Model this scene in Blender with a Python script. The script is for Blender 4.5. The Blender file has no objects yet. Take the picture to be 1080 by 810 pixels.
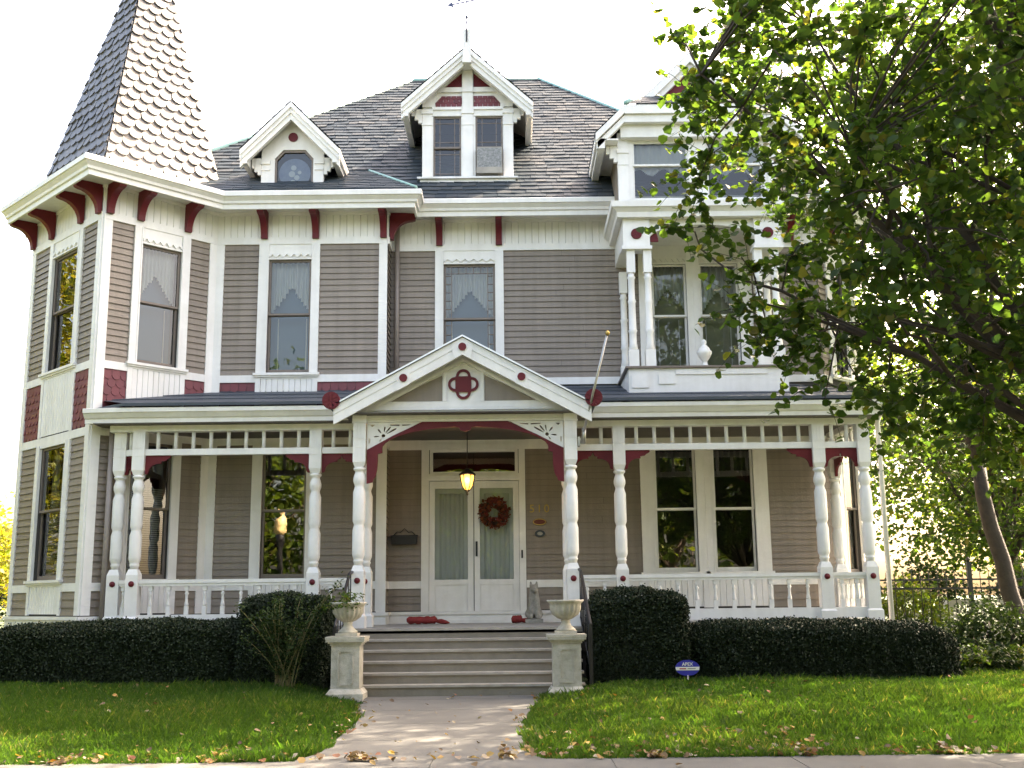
import bpy, math, random
import numpy as np
from mathutils import Vector, Matrix

R = math.radians
random.seed(7)
rng = np.random.default_rng(7)
SC = bpy.context.scene
COL = SC.collection

# ------------------------------------------------------------------ camera
cam_d = bpy.data.cameras.new('camera')
cam = bpy.data.objects.new('camera', cam_d)
COL.objects.link(cam)
SC.camera = cam
FPX, PITCH, ROLL = 1170.0, math.atan(227 / 1170.0), 0.0113
cam_d.sensor_fit = 'HORIZONTAL'
cam_d.sensor_width = 36.0
cam_d.lens = FPX / 1080.0 * 36.0
cam_d.clip_end = 3000
cam.location = (0.7, -17.8, 1.35)
_f = Vector((0, math.cos(PITCH), math.sin(PITCH)))
_r0 = Vector((1, 0, 0))
_u0 = _r0.cross(_f)
_r = math.cos(ROLL) * _r0 - math.sin(ROLL) * _u0
_u = math.cos(ROLL) * _u0 + math.sin(ROLL) * _r0
_m = Matrix((_r, _u, -_f)).transposed().to_4x4()
_m.translation = cam.location
cam.matrix_world = _m

# ------------------------------------------------------------------ sky, sun, exposure
SUN_AZ, SUN_EL = R(52.5), R(42)          # azimuth measured from +Y (away from the camera) to +X
W = bpy.data.worlds.new('World')
SC.world = W
W.use_nodes = True
nt = W.node_tree
bg = nt.nodes['Background']
sky = nt.nodes.new('ShaderNodeTexSky')
sky.sky_type = 'NISHITA'
sky.sun_disc = False
sky.sun_elevation = SUN_EL
sky.sun_rotation = SUN_AZ
sky.dust_density = 6.0
sky.air_density = 1.0
sky.ozone_density = 0.6
nt.links.new(sky.outputs[0], bg.inputs[0])
bg.inputs[1].default_value = 0.08
sun_d = bpy.data.lights.new('sun', 'SUN')
sun_d.energy = 3.1
sun_d.angle = R(0.5)
sun_d.color = (1.0, 0.94, 0.84)
sun = bpy.data.objects.new('sun', sun_d)
COL.objects.link(sun)
S = Vector((math.cos(SUN_EL) * math.sin(SUN_AZ), math.cos(SUN_EL) * math.cos(SUN_AZ), math.sin(SUN_EL)))
sun.rotation_euler = S.to_track_quat('Z', 'Y').to_euler()
sun.location = S * 60
SC.view_settings.view_transform = 'Standard'
SC.view_settings.look = 'None'
SC.view_settings.exposure = 3.88
SC.view_settings.gamma = 1.0
SC.view_settings.use_white_balance = True          # daylight camera set for open shade
SC.view_settings.white_balance_temperature = 8000
SC.view_settings.white_balance_tint = 14
SC.view_settings.use_curve_mapping = False

# ------------------------------------------------------------------ materials
def mat(name, c, rough=0.6, c2=None, nscale=3.0, bump=0.0, bscale=40.0, metal=0.0, spec=0.5, tone=None, streak=0.0, trans=0.0):
    m = bpy.data.materials.new(name)
    m.use_nodes = True
    n, l = m.node_tree.nodes, m.node_tree.links
    p = n['Principled BSDF']
    p.inputs['Roughness'].default_value = rough
    p.inputs['Metallic'].default_value = metal
    p.inputs['Specular IOR Level'].default_value = spec
    geo = n.new('ShaderNodeNewGeometry')
    out = None
    if tone:                                                   # per-face attribute -> ramp of the list of colours
        at = n.new('ShaderNodeAttribute'); at.attribute_name = 'tone'
        rp = n.new('ShaderNodeValToRGB')
        e = rp.color_ramp.elements
        for i, cc in enumerate(tone):
            pos = i / (len(tone) - 1)
            if i == 0: el = e[0]; el.position = 0
            elif i == len(tone) - 1: el = e[-1]; el.position = 1
            else: el = e.new(pos)
            el.color = (*cc, 1)
        l.new(at.outputs['Fac'], rp.inputs[0])
        out = rp.outputs[0]
    if c2 is not None:
        nz = n.new('ShaderNodeTexNoise'); nz.inputs['Scale'].default_value = nscale
        nz.inputs['Detail'].default_value = 6; nz.inputs['Roughness'].default_value = 0.65
        l.new(geo.outputs['Position'], nz.inputs['Vector'])
        rr = n.new('ShaderNodeMapRange'); rr.inputs[1].default_value = 0.35; rr.inputs[2].default_value = 0.7
        l.new(nz.outputs[0], rr.inputs[0])
        mx = n.new('ShaderNodeMix'); mx.data_type = 'RGBA'
        l.new(rr.outputs[0], mx.inputs[0])
        if out: l.new(out, mx.inputs[6])
        else: mx.inputs[6].default_value = (*c, 1)
        mx.inputs[7].default_value = (*c2, 1)
        out = mx.outputs[2]
    if streak:                                                # rain streaks and grime running down the paint
        mp = n.new('ShaderNodeMapping'); mp.inputs['Scale'].default_value = (9, 9, 0.55)
        l.new(geo.outputs['Position'], mp.inputs['Vector'])
        ns = n.new('ShaderNodeTexNoise'); ns.inputs['Scale'].default_value = 1.0; ns.inputs['Detail'].default_value = 5
        l.new(mp.outputs[0], ns.inputs['Vector'])
        r2 = n.new('ShaderNodeMapRange'); r2.inputs[1].default_value = 0.38; r2.inputs[2].default_value = 0.72; r2.inputs[3].default_value = 0; r2.inputs[4].default_value = streak
        l.new(ns.outputs[0], r2.inputs[0])
        m2 = n.new('ShaderNodeMix'); m2.data_type = 'RGBA'
        l.new(r2.outputs[0], m2.inputs[0]); l.new(out, m2.inputs[6]); m2.inputs[7].default_value = (c[0] * .55, c[1] * .52, c[2] * .47, 1)
        out = m2.outputs[2]
    if out: l.new(out, p.inputs['Base Color'])
    else: p.inputs['Base Color'].default_value = (*c, 1)
    if bump:
        nb = n.new('ShaderNodeTexNoise'); nb.inputs['Scale'].default_value = bscale; nb.inputs['Detail'].default_value = 4
        l.new(geo.outputs['Position'], nb.inputs['Vector'])
        bp = n.new('ShaderNodeBump'); bp.inputs['Strength'].default_value = bump; bp.inputs['Distance'].default_value = 0.01
        l.new(nb.outputs[0], bp.inputs['Height']); l.new(bp.outputs[0], p.inputs['Normal'])
    if trans:
        tr = n.new('ShaderNodeBsdfTranslucent')
        ms = n.new('ShaderNodeMixShader'); ms.inputs[0].default_value = trans
        if out:
            br = n.new('ShaderNodeMix'); br.data_type = 'RGBA'; br.blend_type = 'MULTIPLY'; br.inputs[0].default_value = 1
            br.inputs[7].default_value = (1.9, 1.9, 0.9, 1)
            l.new(out, br.inputs[6]); l.new(br.outputs[2], tr.inputs[0])
        else: tr.inputs[0].default_value = (*c, 1)
        l.new(p.outputs[0], ms.inputs[1]); l.new(tr.outputs[0], ms.inputs[2])
        l.new(ms.outputs[0], n['Material Output'].inputs[0])
    return m

def glass_mat(name, ior=1.85, tint=(0.86, 0.9, 0.9), wav=0.002, rough=0.0):
    m = bpy.data.materials.new(name); m.use_nodes = True
    n, l = m.node_tree.nodes, m.node_tree.links
    n.remove(n['Principled BSDF'])
    t = n.new('ShaderNodeBsdfTransparent'); t.inputs[0].default_value = (*tint, 1)
    g = n.new('ShaderNodeBsdfGlossy'); g.inputs['Roughness'].default_value = rough
    fr = n.new('ShaderNodeFresnel'); fr.inputs[0].default_value = ior
    geo = n.new('ShaderNodeNewGeometry')
    nz = n.new('ShaderNodeTexNoise'); nz.inputs['Scale'].default_value = 2.6; nz.inputs['Detail'].default_value = 1.5
    l.new(geo.outputs['Position'], nz.inputs['Vector'])
    b = n.new('ShaderNodeBump'); b.inputs['Strength'].default_value = 0.5; b.inputs['Distance'].default_value = wav
    l.new(nz.outputs[0], b.inputs['Height']); l.new(b.outputs[0], g.inputs['Normal'])
    mx = n.new('ShaderNodeMixShader')
    l.new(fr.outputs[0], mx.inputs[0]); l.new(t.outputs[0], mx.inputs[1]); l.new(g.outputs[0], mx.inputs[2])
    l.new(mx.outputs[0], n['Material Output'].inputs[0])
    return m

def emit_mat(name, c, s):
    m = bpy.data.materials.new(name); m.use_nodes = True
    p = m.node_tree.nodes['Principled BSDF']
    p.inputs['Base Color'].default_value = (*c, 1)
    p.inputs['Emission Color'].default_value = (*c, 1)
    p.inputs['Emission Strength'].default_value = s
    return m

M = {}
M['white'] = mat('white_paint', (0.80, 0.785, 0.76), 0.45, (0.70, 0.685, 0.655), 2.2, 0.15, 25, streak=0.16)
M['white_worn'] = mat('white_paint_worn', (0.79, 0.785, 0.78), 0.5, (0.55, 0.53, 0.48), 3.5, 0.25, 30)
M['taupe'] = mat('taupe_paint', (0.250, 0.207, 0.168), 0.55, tone=[(0.232, 0.191, 0.155), (0.262, 0.217, 0.177), (0.250, 0.207, 0.168), (0.270, 0.222, 0.180)], c2=(0.216, 0.178, 0.144), nscale=1.6, bump=0.2, bscale=30, streak=0.35)
M['brown'] = mat('brown_sash_paint', (0.19, 0.15, 0.125), 0.5, (0.15, 0.12, 0.10), 4)
M['maroon'] = mat('maroon_paint', (0.135, 0.014, 0.020), 0.5, (0.105, 0.011, 0.016), 3, 0.15, 30, spec=0.25)
M['maroon_sh'] = mat('maroon_shingle', (0.16, 0.03, 0.035), 0.6, bump=0.2, tone=[(0.125, 0.028, 0.036), (0.175, 0.038, 0.046), (0.15, 0.030, 0.040)])
M['slate'] = mat('slate', (0.1, 0.1, 0.1), 0.45, spec=0.06, bump=0.35, bscale=18, tone=[(0.033, 0.045, 0.056), (0.052, 0.063, 0.072), (0.041, 0.054, 0.065), (0.082, 0.088, 0.092), (0.030, 0.040, 0.050)])
M['slate_spire'] = mat('spire_slate', (0.2, 0.2, 0.2), 0.42, bump=0.3, bscale=20, tone=[(0.045, 0.048, 0.053), (0.085, 0.083, 0.080), (0.06, 0.06, 0.062), (0.105, 0.097, 0.089), (0.068, 0.069, 0.073)])
M['roofing'] = mat('porch_roofing', (0.046, 0.058, 0.074), 0.65, (0.036, 0.046, 0.058), 2.5, 0.3, 60)
M['copper'] = mat('verdigris_flashing', (0.30, 0.50, 0.46), 0.6, (0.22, 0.40, 0.37), 5)
M['metal_edge'] = mat('metal_drip_edge', (0.75, 0.76, 0.77), 0.35, metal=0.3)
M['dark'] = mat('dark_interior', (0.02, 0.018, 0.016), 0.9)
M['inner'] = mat('interior_plaster', (0.055, 0.05, 0.045), 0.9)
M['glass'] = glass_mat('window_glass', 2.3)
M['glass_hi'] = glass_mat('old_window_glass', 1.72)
M['curtain'] = mat('sheer_curtain', (0.82, 0.82, 0.80), 0.9, trans=0.35)
M['blind'] = mat('blind', (0.62, 0.61, 0.58), 0.7)
M['shade_or_sky_sheet'] = mat('sky_tint_sheet', (0.12, 0.18, 0.24), 0.9)  # sky reflection in the panes painted as a blue sheet behind them
M['olive'] = mat('olive_shade', (0.30, 0.29, 0.20), 0.9, (0.24, 0.24, 0.16), 4)
M['ceil'] = mat('porch_ceiling', (0.10, 0.085, 0.07), 0.6, (0.075, 0.062, 0.052), 3)
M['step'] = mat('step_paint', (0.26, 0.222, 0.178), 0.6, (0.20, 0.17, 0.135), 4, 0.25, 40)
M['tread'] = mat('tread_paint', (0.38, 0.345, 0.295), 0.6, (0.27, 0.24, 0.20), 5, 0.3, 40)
M['floor'] = mat('porch_floor_paint', (0.30, 0.29, 0.27), 0.5, (0.24, 0.23, 0.21), 3)
M['stone'] = mat('cast_stone', (0.52, 0.48, 0.41), 0.85, (0.30, 0.28, 0.22), 6, 0.5, 60)
M['foundation'] = mat('foundation_stone', (0.22, 0.20, 0.18), 0.9, (0.15, 0.14, 0.12), 3, 0.6, 12)
M['concrete'] = mat('concrete', (0.122, 0.120, 0.110), 0.85, (0.088, 0.086, 0.078), 1.3, 0.4, 80)
M['asphalt'] = mat('asphalt', (0.05, 0.05, 0.052), 0.9, (0.07, 0.07, 0.07), 2, 0.5, 90)
M['soil'] = mat('lawn_soil', (0.028, 0.060, 0.014), 0.95, (0.045, 0.055, 0.018), 5, 0.6, 50)
M['mulch'] = mat('bed_soil', (0.045, 0.035, 0.025), 0.95, (0.07, 0.055, 0.04), 9, 0.8, 40)
M['iron'] = mat('black_iron', (0.012, 0.012, 0.013), 0.5, bump=0.2)
M['bark'] = mat('bark', (0.050, 0.036, 0.028), 0.9, (0.025, 0.019, 0.016), 7, 1.0, 30)
M['bark_pale'] = mat('pale_bark', (0.20, 0.15, 0.115), 0.9, (0.09, 0.07, 0.055), 5, 1.0, 20)
M['leaf'] = mat('leaf', (0, 0, 0), 0.45, spec=0.3, trans=0.58, tone=[(0.024, 0.054, 0.014), (0.040, 0.076, 0.017), (0.031, 0.064, 0.014), (0.054, 0.090, 0.018), (0.036, 0.070, 0.015), (0.048, 0.084, 0.016), (0.09, 0.085, 0.02)])
M['leaf_bg'] = mat('leaf_light', (0, 0, 0), 0.5, spec=0.3, trans=0.5, tone=[(0.05, 0.095, 0.018), (0.075, 0.12, 0.02), (0.09, 0.13, 0.022), (0.12, 0.13, 0.022)])
M['leaf_yel'] = mat('leaf_autumn', (0, 0, 0), 0.5, spec=0.3, trans=0.45, tone=[(0.10, 0.14, 0.02), (0.17, 0.17, 0.025), (0.20, 0.16, 0.025), (0.12, 0.15, 0.022)])
M['leaf_dark'] = mat('leaf_dark', (0, 0, 0), 0.6, spec=0.12, trans=0.2, tone=[(0.018, 0.036, 0.013), (0.030, 0.052, 0.017), (0.024, 0.044, 0.015)])
M['yew'] = mat('yew_needles', (0, 0, 0), 0.6, spec=0.25, tone=[(0.008, 0.017, 0.008), (0.013, 0.024, 0.010), (0.020, 0.032, 0.013), (0.010, 0.020, 0.008)])
M['yew_core'] = mat('hedge_core', (0.008, 0.012, 0.006), 0.95)
M['grass'] = mat('grass_blade', (0, 0, 0), 0.5, spec=0.3, trans=0.55, tone=[(0.020, 0.055, 0.010), (0.038, 0.088, 0.014), (0.030, 0.072, 0.012), (0.065, 0.115, 0.020), (0.17, 0.16, 0.06)])
M['litter'] = mat('fallen_leaf', (0, 0, 0), 0.8, trans=0.15, tone=[(0.12, 0.065, 0.035), (0.20, 0.13, 0.06), (0.30, 0.20, 0.05), (0.17, 0.055, 0.025), (0.38, 0.33, 0.25), (0.08, 0.05, 0.03), (0.13, 0.09, 0.05)])
M['brass'] = mat('brass', (0.45, 0.30, 0.10), 0.35, metal=0.9)
M['steel'] = mat('pole_metal', (0.42, 0.41, 0.39), 0.35, metal=0.8)
M['red_cloth'] = mat('red_cloth', (0.28, 0.022, 0.02), 0.7, (0.2, 0.016, 0.016), 12)
M['wreath'] = mat('wreath_leaf', (0, 0, 0), 0.7, trans=0.15, tone=[(0.12, 0.018, 0.015), (0.20, 0.03, 0.02), (0.24, 0.07, 0.02), (0.07, 0.03, 0.015)])
M['statue'] = mat('weathered_statue', (0.34, 0.33, 0.29), 0.9, (0.18, 0.175, 0.15), 14, 0.6, 60)
M['blue'] = mat('sign_blue', (0.022, 0.025, 0.30), 0.4)
M['sign_white'] = mat('sign_white', (0.75, 0.73, 0.68), 0.5)
M['sign_red'] = mat('sign_red', (0.40, 0.05, 0.05), 0.5)
M['lamp_glow'] = emit_mat('lantern_glass', (1.0, 0.50, 0.10), 0.30)
M['globe'] = mat('lamp_globe', (0.85, 0.62, 0.30), 0.35)
M['vane'] = mat('vane_metal', (0.05, 0.07, 0.13), 0.5, metal=0.5)
M['black_box'] = mat('mailbox_black', (0.012, 0.011, 0.012), 0.6)
M['plaque_red'] = mat('plaque_red', (0.12, 0.025, 0.015), 0.4, metal=0.4)
M['plaque_blue'] = mat('plaque_blue', (0.025, 0.035, 0.045), 0.5)
M['ac'] = mat('ac_grille', (0.12, 0.13, 0.13), 0.6, (0.34, 0.34, 0.34), 30)
M['ac_case'] = mat('ac_case', (0.36, 0.33, 0.28), 0.5, (0.26, 0.23, 0.2), 6)
M['medal'] = mat('medallion', (0.11, 0.15, 0.27), 0.4, (0.22, 0.27, 0.38), 6)
M['medal_white'] = mat('medallion_white', (0.6, 0.62, 0.66), 0.5)
M['pipe_taupe'] = mat('downspout_taupe', (0.24, 0.20, 0.175), 0.4)
M['rose_stem'] = mat('rose_cane', (0.13, 0.14, 0.045), 0.7, (0.16, 0.11, 0.06), 9)
M['far_wall'] = mat('pale_garden_wall', (0.50, 0.47, 0.42), 0.9, (0.40, 0.37, 0.33), 3)

# ------------------------------------------------------------------ mesh helpers
class MB:
    """Collects faces in a wall frame (u along the wall, v out of it, z up) or in plain x, y, z."""
    def __init__(s, fr=None):
        s.v, s.f, s.m, s.t, s.sm = [], [], [], [], []
        s.fr = fr
    def P(s, u, v, z):
        if s.fr is None: return (u, v, z)
        ox, oy, a = s.fr
        c, d = math.cos(a), math.sin(a)
        return (ox + u * c + v * d, oy + u * d - v * c, z)
    def add(s, pts, faces, m=0, t=0.5, sm=False, raw=False):
        b = len(s.v)
        s.v += [tuple(p) if raw else s.P(*p) for p in pts]
        for f in faces:
            s.f.append([b + i for i in f]); s.m.append(m); s.t.append(t); s.sm.append(sm)
    def box(s, u0, u1, v0, v1, z0, z1, m=0):
        s.add([(u0, v0, z0), (u1, v0, z0), (u1, v1, z0), (u0, v1, z0), (u0, v0, z1), (u1, v0, z1), (u1, v1, z1), (u0, v1, z1)],
              [(0, 3, 2, 1), (4, 5, 6, 7), (0, 1, 5, 4), (1, 2, 6, 5), (2, 3, 7, 6), (3, 0, 4, 7)], m)
    def prism(s, poly, v0, v1, m=0):
        n = len(poly)
        s.add([(u, v0, z) for u, z in poly] + [(u, v1, z) for u, z in poly],
              [tuple(range(n)), tuple(range(2 * n - 1, n - 1, -1))] + [(i, (i + 1) % n, n + (i + 1) % n, n + i) for i in range(n)], m)
    def lathe(s, prof, cu=0, cv=0, seg=16, m=0, sq=False, sm=True):
        pts, k = [], len(prof)
        for r, z in prof:
            for i in range(seg):
                a = 2 * math.pi * (i + 0.5) / seg
                pts.append((cu + r * math.cos(a), cv + r * math.sin(a), z))
        fs = [(j * seg + i, j * seg + (i + 1) % seg, (j + 1) * seg + (i + 1) % seg, (j + 1) * seg + i) for j in range(k - 1) for i in range(seg)]
        fs += [tuple(range(seg - 1, -1, -1)), tuple(range((k - 1) * seg, k * seg))]
        s.add(pts, fs, m, sm=sm)
    def tube(s, pts, rad, seg=6, m=0, t=0.5):
        pts = [Vector(p) for p in pts]
        n = len(pts)
        if not hasattr(rad, '__len__'): rad = [rad] * n
        out, ref = [], None
        for i in range(n):
            d = (pts[min(i + 1, n - 1)] - pts[max(i - 1, 0)])
            if d.length < 1e-9: d = Vector((0, 0, 1))
            d.normalize()
            if ref is None: ref = d.orthogonal().normalized()
            ref = ref - d * ref.dot(d)
            ref = ref.normalized() if ref.length > 1e-6 else d.orthogonal().normalized()
            b = d.cross(ref)
            for k in range(seg):
                a = 2 * math.pi * k / seg
                out.append(pts[i] + (ref * math.cos(a) + b * math.sin(a)) * rad[i])
        fs = [(j * seg + k, j * seg + (k + 1) % seg, (j + 1) * seg + (k + 1) % seg, (j + 1) * seg + k) for j in range(n - 1) for k in range(seg)]
        fs += [tuple(range(seg - 1, -1, -1)), tuple(range((n - 1) * seg, n * seg))]
        s.add([tuple(p) for p in out], fs, m, t, True)
    def disc(s, cu, cz, r, v0, v1, seg=24, m=0):
        s.prism([(cu + r * math.cos(2 * math.pi * i / seg), cz + r * math.sin(2 * math.pi * i / seg)) for i in range(seg)], v0, v1, m)
    def sweep(s, path, prof, m=0, mats=None):
        """profile (out, z) along a plan path of (x, y); outward is to the right of the direction of travel"""
        n = len(path); rows = []
        for i in range(n):
            p = Vector(path[i])
            d0 = (Vector(path[i]) - Vector(path[i - 1])).normalized() if i else None
            d1 = (Vector(path[i + 1]) - Vector(path[i])).normalized() if i < n - 1 else None
            n0 = Vector((d0.y, -d0.x)) if d0 else None
            n1 = Vector((d1.y, -d1.x)) if d1 else None
            if n0 is None: nn, k = n1, 1
            elif n1 is None: nn, k = n0, 1
            else:
                nn = (n0 + n1).normalized(); k = 1 / max(0.3, nn.dot(n0))
            rows.append([(p.x + nn.x * o * k, p.y + nn.y * o * k, z) for o, z in prof])
        q = len(prof)
        for j in range(q - 1):
            pts = [r[j] for r in rows] + [r[j + 1] for r in rows]
            s.add(pts, [(i, i + 1, n + i + 1, n + i) for i in range(n - 1)], mats[j] if mats else m, raw=True)
        for e in (0, -1):
            s.add(rows[e], [tuple(range(q))], m, raw=True)
    def build(s, name, mats, parent=None, loc=None, recalc=False):
        me = bpy.data.meshes.new(name)
        off = Vector((0, 0, 0))
        if parent is not None and loc is None: off = world_loc(parent)
        me.from_pydata([(p[0] - off.x, p[1] - off.y, p[2] - off.z) for p in s.v], [], s.f)
        if not isinstance(mats, (list, tuple)): mats = [mats]
        for m in mats: me.materials.append(m if not isinstance(m, str) else M[m])
        me.polygons.foreach_set('material_index', s.m)
        me.polygons.foreach_set('use_smooth', s.sm)
        a = me.attributes.new('tone', 'FLOAT', 'FACE'); a.data.foreach_set('value', s.t)
        me.update()
        o = bpy.data.objects.new(name, me)
        COL.objects.link(o)
        if parent is not None: o.parent = parent
        if loc is not None: o.location = loc
        return o

def world_loc(o):
    v = Vector(o.location); p = o.parent
    while p is not None:
        v = v + Vector(p.location); p = p.parent
    return v

def empty(name, loc, label=None, cat=None, group=None, parent=None):
    o = bpy.data.objects.new(name, None); COL.objects.link(o)
    o.empty_display_size = 0.1
    o.location = loc
    if parent is not None:
        o.parent = parent
    return tag(o, label, cat, group)

def tag(o, label=None, cat=None, group=None, kind=None):
    if label: o['label'] = label
    if cat: o['category'] = cat
    if group: o['group'] = group
    if kind: o['kind'] = kind
    return o

def dup(o, loc, parent=None):
    c = o.copy(); COL.objects.link(c); c.location = loc
    c.parent = parent if parent is not None else o.parent
    for ch in list(o.children):
        if ch is not c: dup(ch, ch.location, c)
    return c

def fast_mesh(name, V, F, tone, m, parent=None, smooth=False):
    """V (n,3), F (k,q) all faces with q corners"""
    me = bpy.data.meshes.new(name)
    k, q = F.shape
    me.vertices.add(len(V)); me.vertices.foreach_set('co', V.astype(np.float32).ravel())
    me.loops.add(k * q); me.loops.foreach_set('vertex_index', F.astype(np.int32).ravel())
    me.polygons.add(k); me.polygons.foreach_set('loop_start', np.arange(0, k * q, q, dtype=np.int32))
    if smooth: me.polygons.foreach_set('use_smooth', np.ones(k, dtype=bool))
    me.update(calc_edges=True)
    a = me.attributes.new('tone', 'FLOAT', 'FACE'); a.data.foreach_set('value', tone.astype(np.float32))
    me.materials.append(m if not isinstance(m, str) else M[m])
    o = bpy.data.objects.new(name, me); COL.objects.link(o)
    if parent is not None:
        o.parent = parent
    return o

def leaves(name, C, size, m, parent, droop=0.35, shape='heart', tone=None, up=0.5, off=(0, 0, 0)):
    """one small folded leaf per centre"""
    n = len(C)
    if not hasattr(size, '__len__'): size = size * rng.uniform(0.7, 1.25, n)
    nrm = rng.normal(size=(n, 3)); nrm[:, 2] = np.abs(nrm[:, 2]) + up
    nrm /= np.linalg.norm(nrm, axis=1)[:, None]
    a = rng.normal(size=(n, 3)); a[:, 2] -= droop * 2
    a -= nrm * (a * nrm).sum(1)[:, None]; a /= np.linalg.norm(a, axis=1)[:, None]
    b = np.cross(nrm, a)
    if shape == 'heart':
        tpl = [(0.0, 0, 0), (0.18, 0.42, 0.10), (0.6, 0.44, 0.10), (1.0, 0, -0.06), (0.6, -0.44, 0.10), (0.18, -0.42, 0.10)]
        fc = [(0, 3, 2, 1), (0, 5, 4, 3)]
    elif shape == 'blade':
        tpl = [(0, 0, 0), (0.5, 0.14, 0.02), (1, 0, 0), (0.5, -0.14, 0.02)]; fc = [(0, 1, 2, 3)]
    else:
        tpl = [(0, 0, 0), (0.45, 0.34, 0.06), (1, 0, 0), (0.45, -0.34, 0.06)]; fc = [(0, 1, 2, 3)]
    V = np.stack([C + size[:, None] * (a * (p[0] - 0.5) + b * p[1] + nrm * p[2]) for p in tpl], 1)
    k = len(tpl)
    F = np.concatenate([np.array(f)[None] + (np.arange(n) * k)[:, None] for f in fc], 0)
    t = rng.random(n) if tone is None else tone
    V = V.reshape(-1, 3) - np.array(off)
    return fast_mesh(name, V, F, np.tile(t, len(fc)), m, parent)

def text(name, body, size, m, parent, loc, ext=0.004, rot=(R(90), 0, 0), font_bold=0.0):
    cu = bpy.data.curves.new(name, 'FONT'); cu.body = body; cu.size = size; cu.extrude = ext
    cu.align_x = 'CENTER'; cu.align_y = 'CENTER'; cu.offset = font_bold
    cu.materials.append(M[m])
    t = bpy.data.objects.new(name + '_curve', cu); COL.objects.link(t)
    bpy.context.view_layer.update()
    me = bpy.data.meshes.new_from_object(t.evaluated_get(bpy.context.evaluated_depsgraph_get()))
    bpy.data.objects.remove(t)
    o = bpy.data.objects.new(name, me); COL.objects.link(o); me.name = name
    o.parent = parent; o.location = loc; o.rotation_euler = rot
    return o

# ------------------------------------------------------------------ the setting: ground
WX0, WX1 = -1.42, 1.06                                     # front walk
def walk_edges(y):
    t = min(1, max(0, (-2.4 - y) / 2.6))
    return (-1.42 + 0.38 * t, 1.08 - 0.30 * t)
def gz(x, y):
    """ground height: 0 at the pavement, rising gently to the house"""
    t = min(1, max(0, (y + 8.0) / 6.2)); t = t * t * (3 - 2 * t)
    a, b = walk_edges(y)
    dd = max(a - x, x - b, 0)
    e = min(1, dd / 1.0)
    z = t * (0.05 + 0.15 * e)
    if x < -3 and y > -5: z += 0.06 * min(1, (-3 - x) / 3) * min(1, (y + 5) / 3)
    return z
def gzv(x, y): return np.array([gz(a, b) for a, b in zip(x, y)])

def terrain():
    xs = [-900, -300, -120, -60, -35, -22] + [i * 0.5 for i in range(-32, 37)] + [22, 35, 60, 120, 300, 900]
    ys = [-900, -300, -120, -60, -40, -30, -24.5, -22.6, -13.2, -11.6, -9.62] + [-8 + i * 0.4 for i in range(0, 31)] + [6, 10, 20, 40, 80, 150, 300, 900]
    b = MB()
    pts = [(x, y, gz(x, y) if -30 < y < 30 else (0.2 if y > 0 else 0)) for y in ys for x in xs]
    n = len(xs)
    fs = []
    for j in range(len(ys) - 1):
        if ys[j] == -22.6 : continue
        for i in range(n - 1):
            fs.append((j * n + i, j * n + i + 1, (j + 1) * n + i + 1, (j + 1) * n + i))
    b.add(pts, fs, sm=True)
    o = b.build('ground', 'soil'); tag(o, kind='structure')
terrain()
def flat(name, x0, x1, y0, y1, z, m, thick=0.0):
    b = MB(); b.box(x0, x1, y0, y1, z - max(thick, 0.02), z, 0)
    return tag(b.build(name, m), kind='structure')
flat('road', -300, 300, -22.6, -13.2, -0.10, 'asphalt', 0.06)
def pavement():
    b = MB(); x = -60.0; i = 0
    while x < 60:
        b.box(x, x + 1.494, -9.6, -8.02, -0.05, 0.028 + 0.003 * random.random()); x += 1.5
    tag(b.build('pavement', 'concrete'), kind='structure')
    for y in (-13.2, -22.75):
        k = MB(); k.box(-200, 200, y, y + 0.15, -0.15, 0.02); tag(k.build('kerb', 'concrete'), kind='structure')
pavement()
def front_walk():
    b = MB()
    ys = np.linspace(-8.02, -2.3, 40)
    for j in range(len(ys) - 1):
        y0, y1 = ys[j], ys[j + 1]
        a0, b0 = walk_edges(y0); a1, b1 = walk_edges(y1)
        fl0 = 0.16 * max(0, 1 - (y0 + 8.02) / 0.5); fl1 = 0.16 * max(0, 1 - (y1 + 8.02) / 0.5)
        z0, z1 = gz(0, y0) + 0.028, gz(0, y1) + 0.028
        g = 0.013 if j % 9 == 8 else 0
        b.add([(a0 - fl0, y0, z0), (b0 + fl0, y0, z0), (b1 + fl1, y1 - g, z1), (a1 - fl1, y1 - g, z1),
               (a0 - fl0, y0, z0 - 0.1), (b0 + fl0, y0, z0 - 0.1), (b1 + fl1, y1 - g, z1 - 0.1), (a1 - fl1, y1 - g, z1 - 0.1)],
              [(0, 1, 2, 3), (0, 4, 5, 1), (1, 5, 6, 2), (2, 6, 7, 3), (3, 7, 4, 0)])
    tag(b.build('front_path', 'concrete'), kind='structure')
front_walk()

# ------------------------------------------------------------------ the house
house = empty('victorian_house', (0, 0, 0), 'large taupe Victorian house with white trim, maroon brackets, a slate spire and a front porch', 'house')
Q = math.pi / 4
CORN = [(-8.17, 2.02), (-6.14, -0.01), (-4.63, 1.5), (-1.53, 1.5), (-1.53, 2.0), (6.37, 2.0), (7.30, 2.93), (7.30, 10.5), (-6.6, 10.5), (-6.6, 3.59)]
F_LEFT = (-8.17, 2.02, -Q)      # tower face looking left
F_RIGHT = (-6.14, -0.01, Q)     # tower face looking right
F_WING = (0, 1.5, 0)
F_RET = (-1.53, 1.5, 2 * Q)
F_CTR = (0, 2.0, 0)
F_CH = (6.37, 2.0, Q)
F_SIDE = (7.30, 2.93, 2 * Q)
F_BACK = (7.30, 10.5, 4 * Q)
F_LSIDE = (-6.6, 10.5, 6 * Q)
F_TB = (-6.6, 3.59, 5 * Q)
Z = dict(base=0.25, wt=1.10, r0=1.55, r1=1.68, belt0=4.05, belt1=4.19, q0=5.17, q1=5.30, band0=7.72, band1=7.85, fr=8.36)

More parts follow.
